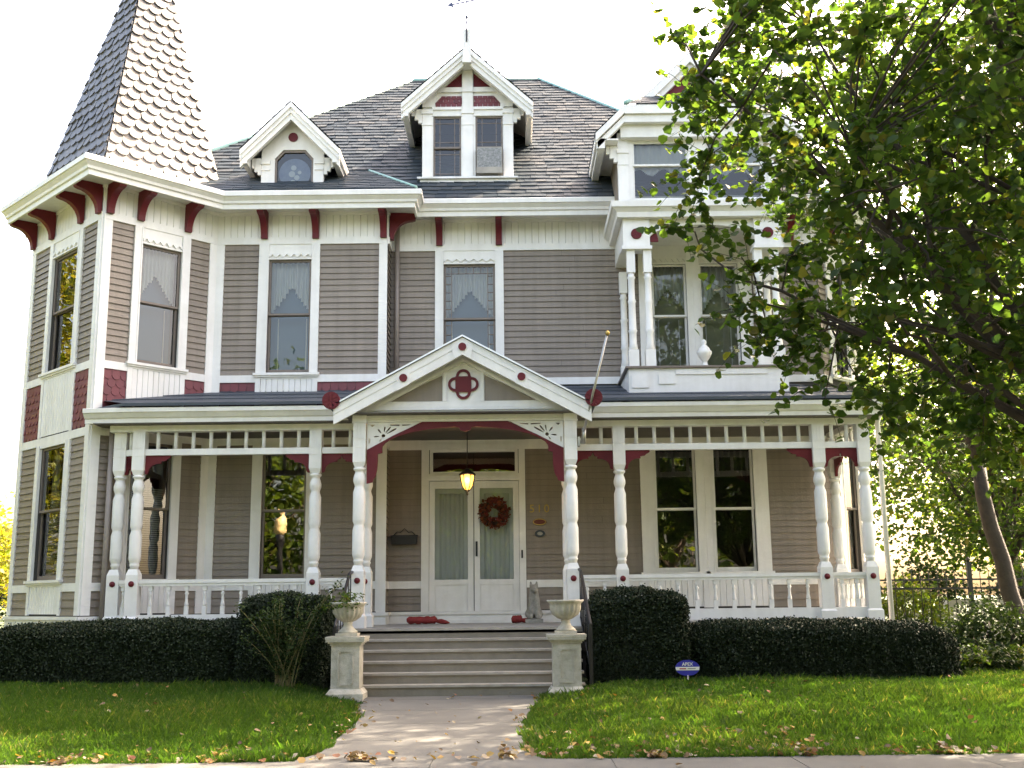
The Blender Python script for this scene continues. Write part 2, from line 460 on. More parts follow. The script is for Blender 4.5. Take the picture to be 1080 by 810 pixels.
def cells(u0, u1, z0, z1, holes):
    """split [u0,u1] at height range [z0,z1] by the holes that cross it"""
    out, cur = [], [(u0, u1)]
    for a, b, c, d in holes:
        if d <= z0 + 1e-6 or c >= z1 - 1e-6: continue
        nx = []
        for p, q in cur:
            if b <= p or a >= q: nx.append((p, q)); continue
            if a > p: nx.append((p, a))
            if b < q: nx.append((b, q))
        cur = nx
    return cur
def clap(b, u0, u1, z0, z1, holes=(), e=0.111, m=0):
    n = max(1, round((z1 - z0) / e)); e = (z1 - z0) / n
    for i in range(n):
        a, c = z0 + i * e, z0 + (i + 1) * e
        segs = []
        for p, q in cells(u0, u1, a + 1e-4, c - 1e-4, holes):
            while q - p > 1.6:
                cut = p + random.uniform(0.7, 3.4)
                if cut > q - 0.4: break
                segs.append((p, cut - 0.003)); p = cut
            segs.append((p, q))
        for p, q in segs:
            j = random.uniform(-0.0022, 0.0022)
            pts = [(p, 0.020 + j, a), (q, 0.020 + j, a), (q, -0.001, c), (p, -0.001, c), (p, 0.002, a + 0.013), (q, 0.002, a + 0.013)]
            b.add(pts, [(0, 1, 2, 3), (4, 5, 1, 0)], m, random.random())
def bead(b, u0, u1, z0, z1, holes=(), w=0.125, v=0.008, m=0):
    n = max(1, round((u1 - u0) / w)); w = (u1 - u0) / n
    for i in range(n):
        p, q = u0 + i * w, u0 + (i + 1) * w
        g, d = 0.008, min(0.016, v - 0.001)
        b.add([(p, v - d, z0), (p + g, v, z0), (q - g, v, z0), (q, v - d, z0), (p, v - d, z1), (p + g, v, z1), (q - g, v, z1), (q, v - d, z1)],
              [(0, 1, 5, 4), (1, 2, 6, 5), (2, 3, 7, 6)], m)
def core(b, u0, u1, z0, z1, holes, m=0):
    zs = sorted(set([z0, z1] + [h[i] for h in holes for i in (2, 3) if z0 < h[i] < z1]))
    for a, c in zip(zs, zs[1:]):
        for p, q in cells(u0, u1, a + 1e-4, c - 1e-4, holes):
            b.box(p, q, -0.14, -0.002, a, c, m)
def scales(b, P, Lf, Rf, t0, t1, w, h, lift, rnd=True, m=0, tilt=0.0, over=1.4):
    """overlapping shingles; P(s,t,n) maps slope coordinates to the world"""
    k = 0; t = t0
    while t < t1 - 0.3 * h:
        L0, R0 = Lf(t), Rf(t)
        if R0 - L0 < 0.02: break
        s = L0 - (L0 % w) - w + (w / 2 if k % 2 else 0) + (0 if rnd else random.uniform(-0.02, 0.02))
        while s < R0:
            ww = w if rnd else w * random.choice((0.75, 1, 1, 1.15, 1.3))
            a, c = s + 0.003, s + ww - 0.003
            s += ww
            top = min(t + h * over, t1)
            if c <= L0 or a >= R0: continue
            lo = lift * random.uniform(0.8, 1.25); tl = random.uniform(-tilt, tilt)
            if rnd:
                mid, rr = (a + c) / 2, (c - a) / 2
                arc = [(mid + rr * math.cos(an), t + 0.55 * h - 0.55 * h * math.sin(an)) for an in np.linspace(math.pi, 2 * math.pi, 7) * 1.0]
                arc = [(mid - rr * math.cos(x), t + 0.5 * h - 0.5 * h * math.sin(x)) for x in np.linspace(0, math.pi, 7)]
            else:
                dz = random.uniform(-0.003, 0.003)
                arc = [(a, t + dz), (c, t + dz)]
            cl = lambda q, tt: min(max(q, Lf(tt)), Rf(tt))
            nn = lambda q, tt: lo * (1 - (tt - t) / (h * over)) + 0.002 + tl * (q - (a + c) / 2)
            bot = [(cl(q, tt), tt) for q, tt in arc]
            up = [(cl(c, top), top), (cl(a, top), top)]
            if abs(bot[-1][0] - bot[0][0]) < 0.004: continue
            poly = [P(q, tt, nn(q, tt)) for q, tt in bot + up]
            low = [P(q, tt, -0.004) for q, tt in bot]
            nb = len(bot)
            b.add(poly + low, [tuple(range(nb + 2))] + [(i, nb + 2 + i, nb + 3 + i, i + 1) for i in range(nb - 1)], m, random.random(), raw=True)
        t += h; k += 1

def sub(o, name=None): return o

def window(fr, u0, u1, z0, z1, meet, co0, co1, top=None, panel=None, sash='brown', style=None, mun=None, scallop=True, cas_bot=None, mid=None, label=None):
    """a sash window: casing, header with scallop, sill, apron panel, two sashes, panes; co0/co1 = outer casing edges"""
    b = MB(fr)
    top = top if top is not None else z1 + 0.14
    cb = cas_bot if cas_bot is not None else z0 - 0.045
    b.box(co0, u0, 0.0, 0.042, cb, top); b.box(u1, co1, 0.0, 0.042, cb, top)
    b.box(u0 - 0.028, u0 - 0.003, 0.0425, 0.052, cb, top - 0.003); b.box(u1 + 0.003, u1 + 0.028, 0.0425, 0.052, cb, top - 0.003)
    if scallop:
        b.box(u0, u1, 0.0, 0.02, z1 + 0.022, top)
        n = 6; w = (u1 - u0) / n
        pl = [(u0, z1 + 0.10)] 
        for i in range(n):
            pl += [(u0 + i * w + 0.01, z1 + 0.04), (u0 + (i + 0.5) * w, z1 + 0.095), (u0 + (i + 1) * w - 0.01, z1 + 0.04)]
        pl += [(u1, z1 + 0.10), (u1, z1 + 0.105), (u0, z1 + 0.105)]
        b.prism(pl, 0.021, 0.052)
        b.box(u0, u1, 0.0, 0.05, z1, z1 + 0.022)
    else:
        b.box(u0, u1, 0.0, 0.036, z1, top)
    # sill with a lip, jambs, apron
    b.box(co0 - 0.035, co1 + 0.035, -0.12, 0.085, z0 - 0.045, z0 - 0.002)
    b.box(co0 - 0.02, co1 + 0.02, 0.0, 0.06, z0 - 0.075, z0 - 0.0455)
    b.box(u0 - 0.02, u0 - 0.001, -0.16, -0.003, z0, z1); b.box(u1 + 0.001, u1 + 0.02, -0.16, -0.003, z0, z1)
    b.box(u0 - 0.02, u1 + 0.02, -0.16, -0.003, z1 + 0.001, z1 + 0.02)
    if panel:
        bead(b, co0 + 0.09, co1 - 0.09, panel[0] + 0.02, panel[1] - 0.03, v=0.022, w=0.10)
        b.box(co0, co0 + 0.09, 0, 0.034, panel[0], panel[1]); b.box(co1 - 0.09, co1, 0, 0.034, panel[0], panel[1])
        b.box(co0 + 0.09, co1 - 0.09, 0, 0.032, panel[1] - 0.03, panel[1])
    wo = b.build('window', ['white', 'taupe'], house)
    if label: wo['label'] = label
    # sashes
    def sash_part(a, c, v0, st=0.045, bot=0.045):
        s = MB(fr)
        s.box(u0 + 0.003, u0 + st, v0, v0 + 0.035, a, c); s.box(u1 - st, u1 - 0.003, v0, v0 + 0.035, a, c)
        s.box(u0 + st, u1 - st, v0, v0 + 0.035, a, a + bot); s.box(u0 + st, u1 - st, v0, v0 + 0.035, c - 0.04, c)
        return s
    g = MB(fr)
    up = sash_part(meet, z1 - 0.001, -0.05, 0.042, 0.036); lo = sash_part(z0, meet + 0.03, -0.092, 0.042, 0.075)
    def grid(sm_, a, c, v0):
        if mun == 'border':
            d = 0.11
            for uu in (u0 + d, u1 - d - 0.012): sm_.box(uu, uu + 0.014, v0 + 0.006, v0 + 0.03, a, c)
            for zz in (a + d, c - d):
                sm_.box(u0 + 0.04, u1 - 0.04, v0 + 0.008, v0 + 0.028, zz, zz + 0.014)
        if mun == 'queen':
            d = 0.135
            for uu in (u0 + d, u1 - d - 0.012): sm_.box(uu, uu + 0.014, v0 + 0.006, v0 + 0.03, a, c)
            if c > meet + 0.2: sm_.box(u0 + 0.04, u1 - 0.04, v0 + 0.008, v0 + 0.028, c - d, c - d + 0.014)
            n = 5
            for i in range(1, n + 1):
                zz = a + (c - d - a) * i / (n + 0.3) if c > meet + 0.2 else a + (c - a) * i / (n + 0.5)
                sm_.box(u0 + 0.04, u0 + d, v0 + 0.008, v0 + 0.028, zz, zz + 0.014); sm_.box(u1 - d, u1 - 0.04, v0 + 0.008, v0 + 0.028, zz, zz + 0.014)
            if c > meet + 0.2:
                for i in range(1, 5):
                    uu = u0 + d + (u1 - u0 - 2 * d) * i / 5
                    sm_.box(uu, uu + 0.014, v0 + 0.008, v0 + 0.028, c - d, c)
    grid(up, meet + 0.036, z1 - 0.04, -0.05); grid(lo, z0 + 0.075, meet - 0.01, -0.092)
    up.build('sash', sash, wo); lo.build('sash', sash, wo)
    gm = 'glass_hi' if z0 > 5 and fr is not F_LEFT else 'glass'
    for v, a, c in ((-0.035, meet + 0.02, z1 - 0.02), (-0.078, z0 + 0.03, meet + 0.01)):
        p = MB(fr); p.add([(u0 + 0.02, v, a), (u1 - 0.02, v, a), (u1 - 0.02, v, c), (u0 + 0.02, v, c)], [(0, 1, 2, 3)])
        p.build('pane', gm, wo)
    # curtains
    def cloth(fn_bot, ztop, v, name, m, n=64, amp=0.018, fq=9):
        c = MB(fr)
        for i in range(n):
            a, d = u0 + (u1 - u0) * i / n, u0 + (u1 - u0) * (i + 1) / n
            va, vd = v + amp * math.sin(fq * 2 * math.pi * i / n), v + amp * math.sin(fq * 2 * math.pi * (i + 1) / n)
            bz = fn_bot((a + d) / 2)
            if bz is None or bz > ztop - 0.02: continue
            c.add([(a, va, bz), (d, vd, bz), (d, vd, ztop), (a, va, ztop)], [(0, 1, 2, 3)], sm=True)
        c.build(name, m, wo)
    uc, hw = (u0 + u1) / 2, (u1 - u0) / 2
    rc = random.Random(round(u0 * 100 + z0 * 7 + fr[0] * 31))
    nst, dp, sl0, pw0 = rc.randint(7, 10), rc.uniform(0.36, 0.50), rc.uniform(0.45, 0.60), rc.uniform(0.85, 1.15)
    if style == 'swag':
        def fb(u):
            d = abs(u - uc) / hw
            d = math.floor(d * nst) / nst
            return z1 - dp - sl0 * d ** pw0
        cloth(fb, z1, -0.19, 'curtain', 'curtain', amp=rc.uniform(0.02, 0.034), fq=rc.uniform(7, 11))
        s = MB(fr); s.add([(u0, -0.30, z0), (u1, -0.30, z0), (u1, -0.30, z1), (u0, -0.30, z1)], [(0, 1, 2, 3)])
        s.build('shade_or_sky_sheet', 'shade_or_sky_sheet' if sash == 'brown' else 'olive', wo)  # brown sashes: painted sky reflection; white sashes: olive blind
        k = MB(fr)
        for uu in (u0 + 0.13, u1 - 0.13): k.box(uu, uu + 0.02, -0.28, -0.275, z0, meet)
        k.build('tape', 'blind', wo)
    elif style == 'blind':
        s = MB(fr); zz = z0 + 0.05
        while zz < meet + 0.35:
            s.add([(u0 + 0.02, -0.20, zz), (u1 - 0.02, -0.20, zz), (u1 - 0.02, -0.175, zz + 0.018), (u0 + 0.02, -0.175, zz + 0.018)], [(0, 1, 2, 3)]); zz += 0.036
        s.build('blind', 'blind', wo)
        cloth(lambda u: z0 if u < u0 + 0.22 * hw * 2 else None, z1, -0.23, 'curtain', 'curtain', amp=0.03, fq=14)
    elif style == 'drape':
        cloth(lambda u: (z1 - 0.35 - 0.5 * (abs(u - uc) / hw) ** 2), z1, -0.22, 'curtain', 'inner', amp=0.02, fq=7)
    return wo

# wall faces: (frame, u0, u1, windows spec)
def wall(fr, u0, u1, holes=(), corner0=True, corner1=True, shing=True, skip_cas=(), lower=True, upper=True):
    """siding, trims and frieze of one wall face"""
    w = MB(fr); core(w, u0, u1, Z['base'], 8.5, list(holes)); w.build('wall', 'inner', house)
    cs = list(skip_cas)                                         # casing zones: no siding behind
    ca = u0 + (0.15 if corner0 else 0); cb = u1 - (0.15 if corner1 else 0)
    zones = []
    if upper: zones.append((Z['q1'], Z['band0']))
    if lower: zones += [(Z['r1'], 4.0 if not shing else Z['belt0']), (Z['wt'] + 0.07, Z['r0'])]
    for a, c in zones:
        for p, r in cells(ca, cb, a + 0.01, c - 0.01, cs):
            s = MB(fr); clap(s, p, r, a, c); s.build('siding', 'taupe', house)
    if shing:
        for p, r in cells(ca, cb, Z['belt1'], Z['q0'], cs):
            q = MB(fr)
            scales(q, lambda a, t, n: q.P(a, n + 0.002, t), lambda t: p, lambda t: r, Z['belt1'], Z['q0'], 0.148, 0.135, 0.016)
            q.build('fish_scale_shingles', 'maroon_sh', house)
    class T_:
        def box(self, *a_):
            q_ = MB(fr); q_.box(*a_); q_.build('trim_board', 'white', house)
    t = T_()
    if corner0: t.box(u0 - 0.0, u0 + 0.15, 0, 0.032, Z['wt'] + 0.07, Z['band0'] - 0.001)
    if corner1: t.box(u1 - 0.15, u1 + 0.0, 0, 0.031, Z['wt'] + 0.07, Z['band0'] - 0.001)
    for p, r in cells(ca, cb, Z['q0'], Z['q1'], [h for h in cs if h[2] < Z['q0']]): t.box(p, r, 0, 0.028, Z['q0'], Z['q1'])
    if lower:
        for p, r in cells(ca, cb, Z['r0'], Z['r1'], [h for h in cs if h[3] < 4.6 and h[2] < Z['r0']]): t.box(p, r, 0, 0.027, Z['r0'], Z['r1'])
        for p, r in cells(ca, cb, 4.05, 4.19, [h for h in cs if h[3] > 4.2 and h[2] < 4.2]): t.box(p, r, 0, 0.026, 4.05 if shing else 4.0, 4.19)
        t.box(u0 - 0.05, u1 + 0.05, 0, 0.075, Z['wt'], Z['wt'] + 0.055); t.box(u0 - 0.03, u1 + 0.03, 0, 0.045, Z['wt'] - 0.25, Z['wt'] - 0.001)
    t.box(u0, u1, 0, 0.036, Z['band0'], Z['band1'])
    f = MB(fr); bead(f, u0, u1, Z['band1'], Z['fr'] - 0.02, v=0.018); f.box(u0, u1, 0.0, 0.04, 8.27, 8.36)
    f.build('frieze', 'white', house)
    g = MB(fr); g.box(u0, u1, -0.1, 0.02, -0.3, Z['wt'] - 0.26); g.build('foundation', 'foundation', house)

UP = (5.335, 7.43, 6.40); LO = (1.745, 4.0, 2.89)
# tower, face looking left
wall(F_LEFT, 0, 2.871, [(0.98, 2.02, 5.335, 7.43), (0.98, 2.02, 1.745, 4.0)],
     skip_cas=[(0.82, 2.18, 4.19, 7.72), (0.82, 2.18, 1.17, 4.05)])
window(F_LEFT, 0.98, 2.02, *UP, 0.82, 2.18, top=7.72, panel=(4.19, 5.26), style='drape', label='upper tower window on the left face, reflecting yellow trees')
window(F_LEFT, 0.98, 2.02, *LO, 0.82, 2.18, top=4.05, panel=(1.17, 1.67), style='blind', scallop=False)
# tower, face looking right
wall(F_RIGHT, 0, 2.135, [(0.70, 1.44, 5.335, 7.43), (0.70, 1.44, 1.745, 4.0)],
     skip_cas=[(0.55, 1.60, 4.19, 7.72), (0.55, 1.60, 1.17, 4.05)])
window(F_RIGHT, 0.70, 1.44, *UP, 0.55, 1.60, top=7.72, panel=(4.19, 5.26), style='swag')
window(F_RIGHT, 0.70, 1.44, *LO, 0.55, 1.60, top=4.05, panel=(1.17, 1.67), style='blind', scallop=False)
# wing
wall(F_WING, -4.63, -1.53, [(-3.67, -2.90, 5.335, 7.43), (-3.67, -2.90, 1.745, 4.0)],
     skip_cas=[(-3.85, -2.75, 4.19, 7.72), (-3.85, -2.75, 1.17, 4.05)])
window(F_WING, -3.67, -2.90, *UP, -3.85, -2.75, top=7.72, panel=(4.60, 5.26), style='swag')
window(F_WING, -3.67, -2.90, *LO, -3.85, -2.75, top=4.05, panel=(1.17, 1.67), style='drape', scallop=False, label='porch window that mirrors the street lamp')
wall(F_RET, 0, 0.5, (), False, False, shing=False)
# recessed centre
DOOR = (-0.80, 0.80, 1.05, 4.0)
cen_h = [(-0.545, 0.41, 5.335, 7.46), DOOR, (3.22, 3.96, 1.79, 4.0), (4.26, 4.99, 1.79, 4.0), (3.30, 3.94, 5.42, 7.42), (4.18, 4.90, 5.42, 7.42)]
wall(F_CTR, -1.53, 6.37, cen_h, False, False, shing=False,
     skip_cas=[(-0.70, 0.56, 4.3, 7.72), (-0.94, 0.92, 0.9, 4.05), (2.97, 5.24, 1.17, 4.05), (3.06, 5.14, 5.17, 7.72)])
window(F_CTR, -0.545, 0.41, 5.335, 7.46, 6.41, -0.70, 0.565, top=7.72, style='swag', mun='queen')
window(F_CTR, 3.22, 3.96, 1.79, 4.0, 2.88, 2.97, 4.109, top=4.05, panel=(1.17, 1.70), sash='white', scallop=False, style='drape')
window(F_CTR, 4.26, 4.99, 1.79, 4.0, 2.88, 4.111, 5.24, top=4.05, panel=(1.17, 1.70), sash='white', scallop=False, style='drape')
window(F_CTR, 3.30, 3.94, 5.42, 7.42, 6.42, 3.06, 4.059, top=7.72, sash='white', style='swag')
window(F_CTR, 4.18, 4.90, 5.42, 7.42, 6.42, 4.061, 5.14, top=7.72, sash='white', style='swag')
# chamfered right corner and the unseen sides
wall(F_CH, 0, 1.315, [(0.42, 0.94, 1.745, 4.0), (0.42, 0.94, 5.335, 7.43)], False, True, shing=False, skip_cas=[(0.27, 1.09, 1.17, 4.05), (0.27, 1.09, 5.1, 7.72)])
window(F_CH, 0.42, 0.94, *LO, 0.27, 1.09, top=4.05, panel=(1.17, 1.67), style='drape', scallop=False)
window(F_CH, 0.42, 0.94, *UP, 0.27, 1.09, top=7.72, style='swag')
wall(F_SIDE, 0, 7.57, shing=False)
wall(F_BACK, 0, 13.9, shing=False)
wall(F_LSIDE, 0, 6.91, shing=False)
wall(F_TB, 0, 2.22, shing=False)
# inner floors keep the rooms dark
for zz in (0.93, 4.62, 8.46):
    b = MB(); b.add([(x, y, zz) for x, y in [(-8.0, 2.02), (-6.14, 0.2), (-4.7, 1.66), (-1.67, 1.66), (-1.67, 2.15), (6.3, 2.15), (7.15, 3.0), (7.15, 10.35), (-6.45, 10.35), (-6.45, 3.6)]], [tuple(range(10))])
    b.build('floor_slab', 'inner', house)
b = MB(); b.box(-6.4, 7.1, 5.6, 5.7, 0.95, 8.4); b.build('inner_wall', 'inner', house)

# cornice with gutter
b = MB()
prof = [(0.0, 8.33), (0.50, 8.30), (0.50, 8.215), (0.535, 8.215), (0.54, 8.30), (0.575, 8.31), (0.585, 8.355), (0.63, 8.40), (0.64, 8.415), (0.665, 8.42), (0.67, 8.50), (0.655, 8.515), (0.60, 8.515), (0.585, 8.47), (0.30, 8.56), (0.0, 8.60)]
b.sweep(CORN + [CORN[0]], prof)
b.build('cornice', 'white', house)

# brackets
def bracket_mesh():
    b = MB((0, 0, 0))
    pl = [(0.0, 0.0), (0.07, 0.0)]
    for i in range(9):
        a = math.pi / 2 * i / 8
        pl.append((0.07 + 0.33 * (1 - math.cos(a)), 0.0 + 0.34 * math.sin(a) * 0.98 + 0.02))
    pl += [(0.46, 0.37), (0.48, 0.44), (0.48, 0.50), (0.0, 0.50)]
    n = len(pl)
    v = [(-0.058, o, z) for o, z in pl] + [(0.058, o, z) for o, z in pl]
    b.add(v, [tuple(range(n)), tuple(range(2 * n - 1, n - 1, -1))] + [(i, (i + 1) % n, n + (i + 1) % n, n + i) for i in range(n)])
    return b.build('bracket', 'maroon', house, loc=(0, 0, 0))
br0 = bracket_mesh(); used = False
def put_bracket(fr, u, z=7.815):
    global used
    o = br0 if not used else dup(br0, (0, 0, 0), house)
    used = True
    t = MB(fr); p = t.P(u, 0.03, z)
    o.location = p; o.rotation_euler = (0, 0, fr[2])
for u in (0.08, 0.90, 2.10, 2.79): put_bracket(F_LEFT, u)
for u in (0.08, 0.63, 1.52): put_bracket(F_RIGHT, u)
for u in (-3.76, -2.83, -1.60): put_bracket(F_WING, u)
put_bracket(F_RET, 0.09)
for u in (-0.62, 0.485, 5.9): put_bracket(F_CTR, u)
for u in (0.4, 1.2): put_bracket(F_CH, u)

# ---- main hip roof of slate
EY, EZ, RY, RZ = 1.38, 8.53, 6.05, 13.15
sl = (RZ - EZ) / (RY - EY); cs_, sn_ = 1 / math.hypot(1, sl), sl / math.hypot(1, sl)
LEN = math.hypot(RZ - EZ, RY - EY)
XL0, XL1, XR1, XR0 = -7.35, -1.53, 1.40, 6.55
b = MB()
PF = lambda s, t, n: (s, EY + t * cs_ - n * sn_, EZ + t * sn_ + n * cs_)
scales(b, PF, lambda t: XL0 + (XL1 - XL0) * t / LEN, lambda t: XR0 + (XR1 - XR0) * t / LEN, 0, LEN, 0.27, 0.165, 0.021, False, tilt=0.035)
b.add([PF(XL0, 0, -0.01), PF(XR0, 0, -0.01), PF(XR1, LEN, -0.01), PF(XL1, LEN, -0.01)], [(0, 1, 2, 3)], raw=True)
# other three slopes
bk = 10.9
b.add([(XR0, EY, EZ), (7.9, bk, EZ), (XR1, 6.4, RZ), (XR1, RY, RZ - 0.01)], [(0, 1, 2, 3)], raw=True)
b.add([(XL0, EY, EZ), (XL0, bk, EZ), (XL1, 6.4, RZ), (XL1, RY, RZ - 0.01)], [(0, 1, 2, 3)], raw=True)
b.add([(XL0, bk, EZ), (7.9, bk, EZ), (XR1, 6.4, RZ), (XL1, 6.4, RZ)], [(0, 1, 2, 3)], raw=True)
b.add([(XL1, RY, RZ - .01), (XR1, RY, RZ - .01), (XR1, 6.4, RZ), (XL1, 6.4, RZ)], [(0, 1, 2, 3)], raw=True)
b.add([(XR0, EY, EZ), (7.95, 2.8, EZ), (7.9, bk, EZ)], [(0, 1, 2)], raw=True)
roof = b.build('slate_roof', 'slate', house)
b = MB()
b.tube([PF(XL0, 0, 0.0), PF(XL1, LEN, 0.0)], 0.055, 6); b.tube([PF(XR0, 0, 0.0), PF(XR1, LEN, 0.0)], 0.055, 6)
b.tube([PF(XL1, LEN, 0), PF(XR1, LEN, 0)], 0.05, 6)
b.build('ridge_flashing', 'copper', roof)
# skirt roof over the wing
b = MB()
wz = lambda y: 8.535 + (y - 0.86) * 0.62
def WP(s, t, n): return (s, 0.86 + t * 0.85, 8.535 + t * 0.527 + n)
wl = 1.75
scales(b, WP, lambda t: -5.6, lambda t: -0.96 - t * 0.60, 0, wl, 0.27, 0.165, 0.021, False, tilt=0.035)
b.add([WP(-5.6, 0, -0.01), WP(-0.96, 0, -0.01), WP(-0.96 - wl * 0.6, wl, -0.01), WP(-5.6, wl, -0.01)], [(0, 1, 2, 3)], raw=True)
b.add([WP(-0.96, 0, -0.01), (-0.93, 1.4, 8.535), WP(-0.96 - wl * 0.6, wl, -0.01)], [(0, 1, 2)], raw=True)
o = b.build('slate_roof', 'slate', house)
b = MB(); b.tube([WP(-0.96, 0, 0.015), WP(-0.96 - wl * 0.6, wl, 0.015)], 0.03, 6); b.build('ridge_flashing', 'copper', o)

# ---- tower spire
AP = Vector((-6.19, 1.76, 14.35))
BASE = [Vector((-8.20, 1.92, 8.62)), Vector((-6.26, 0.10, 8.62)), Vector((-4.60, 1.72, 8.62)), Vector((-6.40, 3.56, 8.62))]
b = MB()
for i in range(4):
    A, Bp = BASE[i], BASE[(i + 1) % 4]
    e = (Bp - A); L = e.length; e.normalize()
    mid = (A + Bp) / 2; ac = (AP - A).dot(e)
    foot = A + e * ac; up = (AP - foot); H = up.length; up.normalize()
    nn = e.cross(up)
    fn = lambda s, t, n, A=A, e=e, up=up, nn=nn: tuple(A + e * s + up * t + nn * n)
    scales(b, fn, lambda t: ac * t / H, lambda t: L + (ac - L) * t / H, 0, H, 0.25, 0.205, 0.033, True, tilt=0.05)
    b.add([tuple(A), tuple(Bp), tuple(AP)], [(0, 1, 2)], raw=True)
b.build('spire', 'slate_spire', house)
b = MB()
b.sweep([(p.x, p.y) for p in BASE] + [(BASE[0].x, BASE[0].y)], [(-0.02, 8.70), (0.30, 8.56), (0.44, 8.53), (0.30, 8.50)])
b.build('spire_skirt', 'white_worn', house)

# ---- dormers
def gable_roof(parent, xc, hw, ze, za, yf, yb, th=0.10, over_m='slate', white='white', zc=None):
    """slate gable roof on a dormer: two slopes with a thick white edge"""
    b = MB()
    sl_ = (za - ze) / hw; ln = math.hypot(hw, za - ze)
    for sgn in (-1, 1):
        cx_, sx_ = hw / ln, (za - ze) / ln
        fn = lambda s, t, n, sgn=sgn: (xc + sgn * (hw - t * cx_ + n * sx_), yf + s, ze + t * sx_ + n * cx_)
        scales(b, fn, lambda t: 0.0, lambda t: yb - yf, 0, ln, 0.25, 0.165, 0.012, False, tilt=0.02)
        b.add([fn(0, 0, -0.012), fn(yb - yf, 0, -0.012), fn(yb - yf, ln, -0.012), fn(0, ln, -0.012)], [(0, 1, 2, 3)], raw=True)
    b.build('dormer_roof', over_m, parent)
    w = MB()                                   # rake boards, crown moulding, soffits
    def rake(d0, d1, v0, v1):
        # band between perpendicular offsets d0..d1 below the roof surface
        k0, k1 = d0 * ln / hw, d1 * ln / hw
        for sgn in (-1, 1):
            p = [(xc + sgn * hw, ze - k0), (xc, za - k0), (xc, za - k1), (xc + sgn * hw, ze - k1)]
            pts = [(x, v0, z) for x, z in p] + [(x, v1, z) for x, z in p]
            w.add(pts, [(0, 1, 2, 3), (7, 6, 5, 4), (0, 4, 5, 1), (1, 5, 6, 2), (2, 6, 7, 3), (3, 7, 4, 0)])
    rake(0.014, 0.085, yf + 0.0, yf + 0.10)
    rake(0.085, 0.15, yf + 0.03, yf + 0.12)
    rake(0.15, 0.235, yf + 0.06, yf + 0.15)
    rake(0.016, 0.05, yf + 0.11, yb)          # soffit boarding
    for sgn in (-1, 1):                       # eave fascia running back
        x0, x1 = xc + sgn * (hw - 0.03), xc + sgn * (hw + 0.005)
        w.box(min(x0, x1), max(x0, x1), yf + 0.02, yb, ze - 0.17, ze - 0.018)
        x0, x1 = xc + sgn * (hw - 0.13), xc + sgn * (hw - 0.031)
        w.box(min(x0, x1), max(x0, x1), yf + 0.05, yb, ze - 0.26, ze - 0.10)
    w.build('rake_board', white, parent)

# centre dormer
d = empty('dormer', (0, 0, 0), parent=house)
d['label'] = 'centre gabled dormer with twin windows and weathervane'
DY = 1.97; FD = (0, DY, 0); XC = -0.085
gable_roof(d, XC, 1.235, 10.53, 11.66, DY - 0.36, 4.9)
b = MB(FD)
for u0_, u1_ in ((-0.945, -0.765), (0.60, 0.775)):
    b.box(u0_, u1_, -0.05, 0.05, 9.12, 10.52); b.box(u0_ - 0.02, u1_ + 0.02, -0.06, 0.075, 10.42, 10.50); b.box(u0_ - 0.01, u1_ + 0.01, -0.06, 0.065, 10.19, 10.215)
b.box(-0.185, 0.015, -0.05, 0.055, 9.12, 11.45); b.box(-0.20, 0.03, -0.06, 0.075, 10.42, 10.50); b.box(-0.195, 0.025, -0.06, 0.065, 10.19, 10.215)
b.box(-0.765, -0.74, -0.05, 0.03, 9.12, 10.38); b.box(-0.21, -0.186, -0.05, 0.03, 9.12, 10.38); b.box(0.016, 0.06, -0.05, 0.03, 9.12, 10.38); b.box(0.58, 0.599, -0.05, 0.03, 9.12, 10.38)
b.box(-0.764, -0.186, -0.05, 0.04, 10.381, 10.56); b.box(0.016, 0.599, -0.05, 0.04, 10.381, 10.56)
b.box(-0.764, -0.186, 0.041, 0.07, 10.50, 10.555); b.box(0.016, 0.599, 0.041, 0.07, 10.50, 10.555)
b.box(-0.66, -0.186, -0.05, 0.045, 10.87, 10.965); b.box(0.016, 0.49, -0.05, 0.045, 10.87, 10.965)
b.box(-0.185, 0.015, -0.06, 0.08, 10.86, 10.975)
# gable field
b.prism([(-0.94, 10.52), (0.77, 10.52), (0.77, 10.62), (XC, 11.42), (-0.94, 10.62)], -0.06, 0.0)
for sg in (-1, 1):
    b.prism([(XC + sg * 0.86, 10.57), (XC + sg * 0.86, 10.72), (XC + sg * 0.10, 11.45), (XC + sg * 0.10, 11.30), (XC + sg * 0.62, 10.80), (XC + sg * 0.62, 10.57)], 0.001, 0.035)
    for k, (dx, dz) in enumerate(((0.0, 0.0), (0.07, 0.07), (0.13, 0.15))):   # scroll bracket under the eave
        x = XC + sg * (0.865 + dx); b.box(min(x, x + sg * 0.07), max(x, x + sg * 0.07), -0.02, 0.05, 10.24 + dz, 10.52)
b.build('dormer_front', 'white', d)
b = MB(FD)
b.box(-1.03, 0.86, -0.05, 0.16, 9.085, 9.12); b.box(-0.98, 0.81, -0.05, 0.11, 9.0, 9.084)
b.build('sill', 'white_worn', d)
b = MB(FD)
for sg in (-1, 1):
    pl = [(XC + sg * 0.11, 10.56), (XC + sg * 0.70, 10.56), (XC + sg * 0.50, 10.79), (XC + sg * 0.11, 10.79)]
    b = MB(FD)
    scales(b, lambda s, t, n: b.P(s, n + 0.003, t), lambda t: XC + 0.11 if sg > 0 else XC - 0.70 + max(0, t - 10.56) * 0.85, lambda t: XC + 0.70 - max(0, t - 10.56) * 0.85 if sg > 0 else XC - 0.11, 10.56, 10.80, 0.10, 0.085, 0.01)
    b.build('fish_scale_shingles', 'maroon_sh', d)
b = MB(FD)
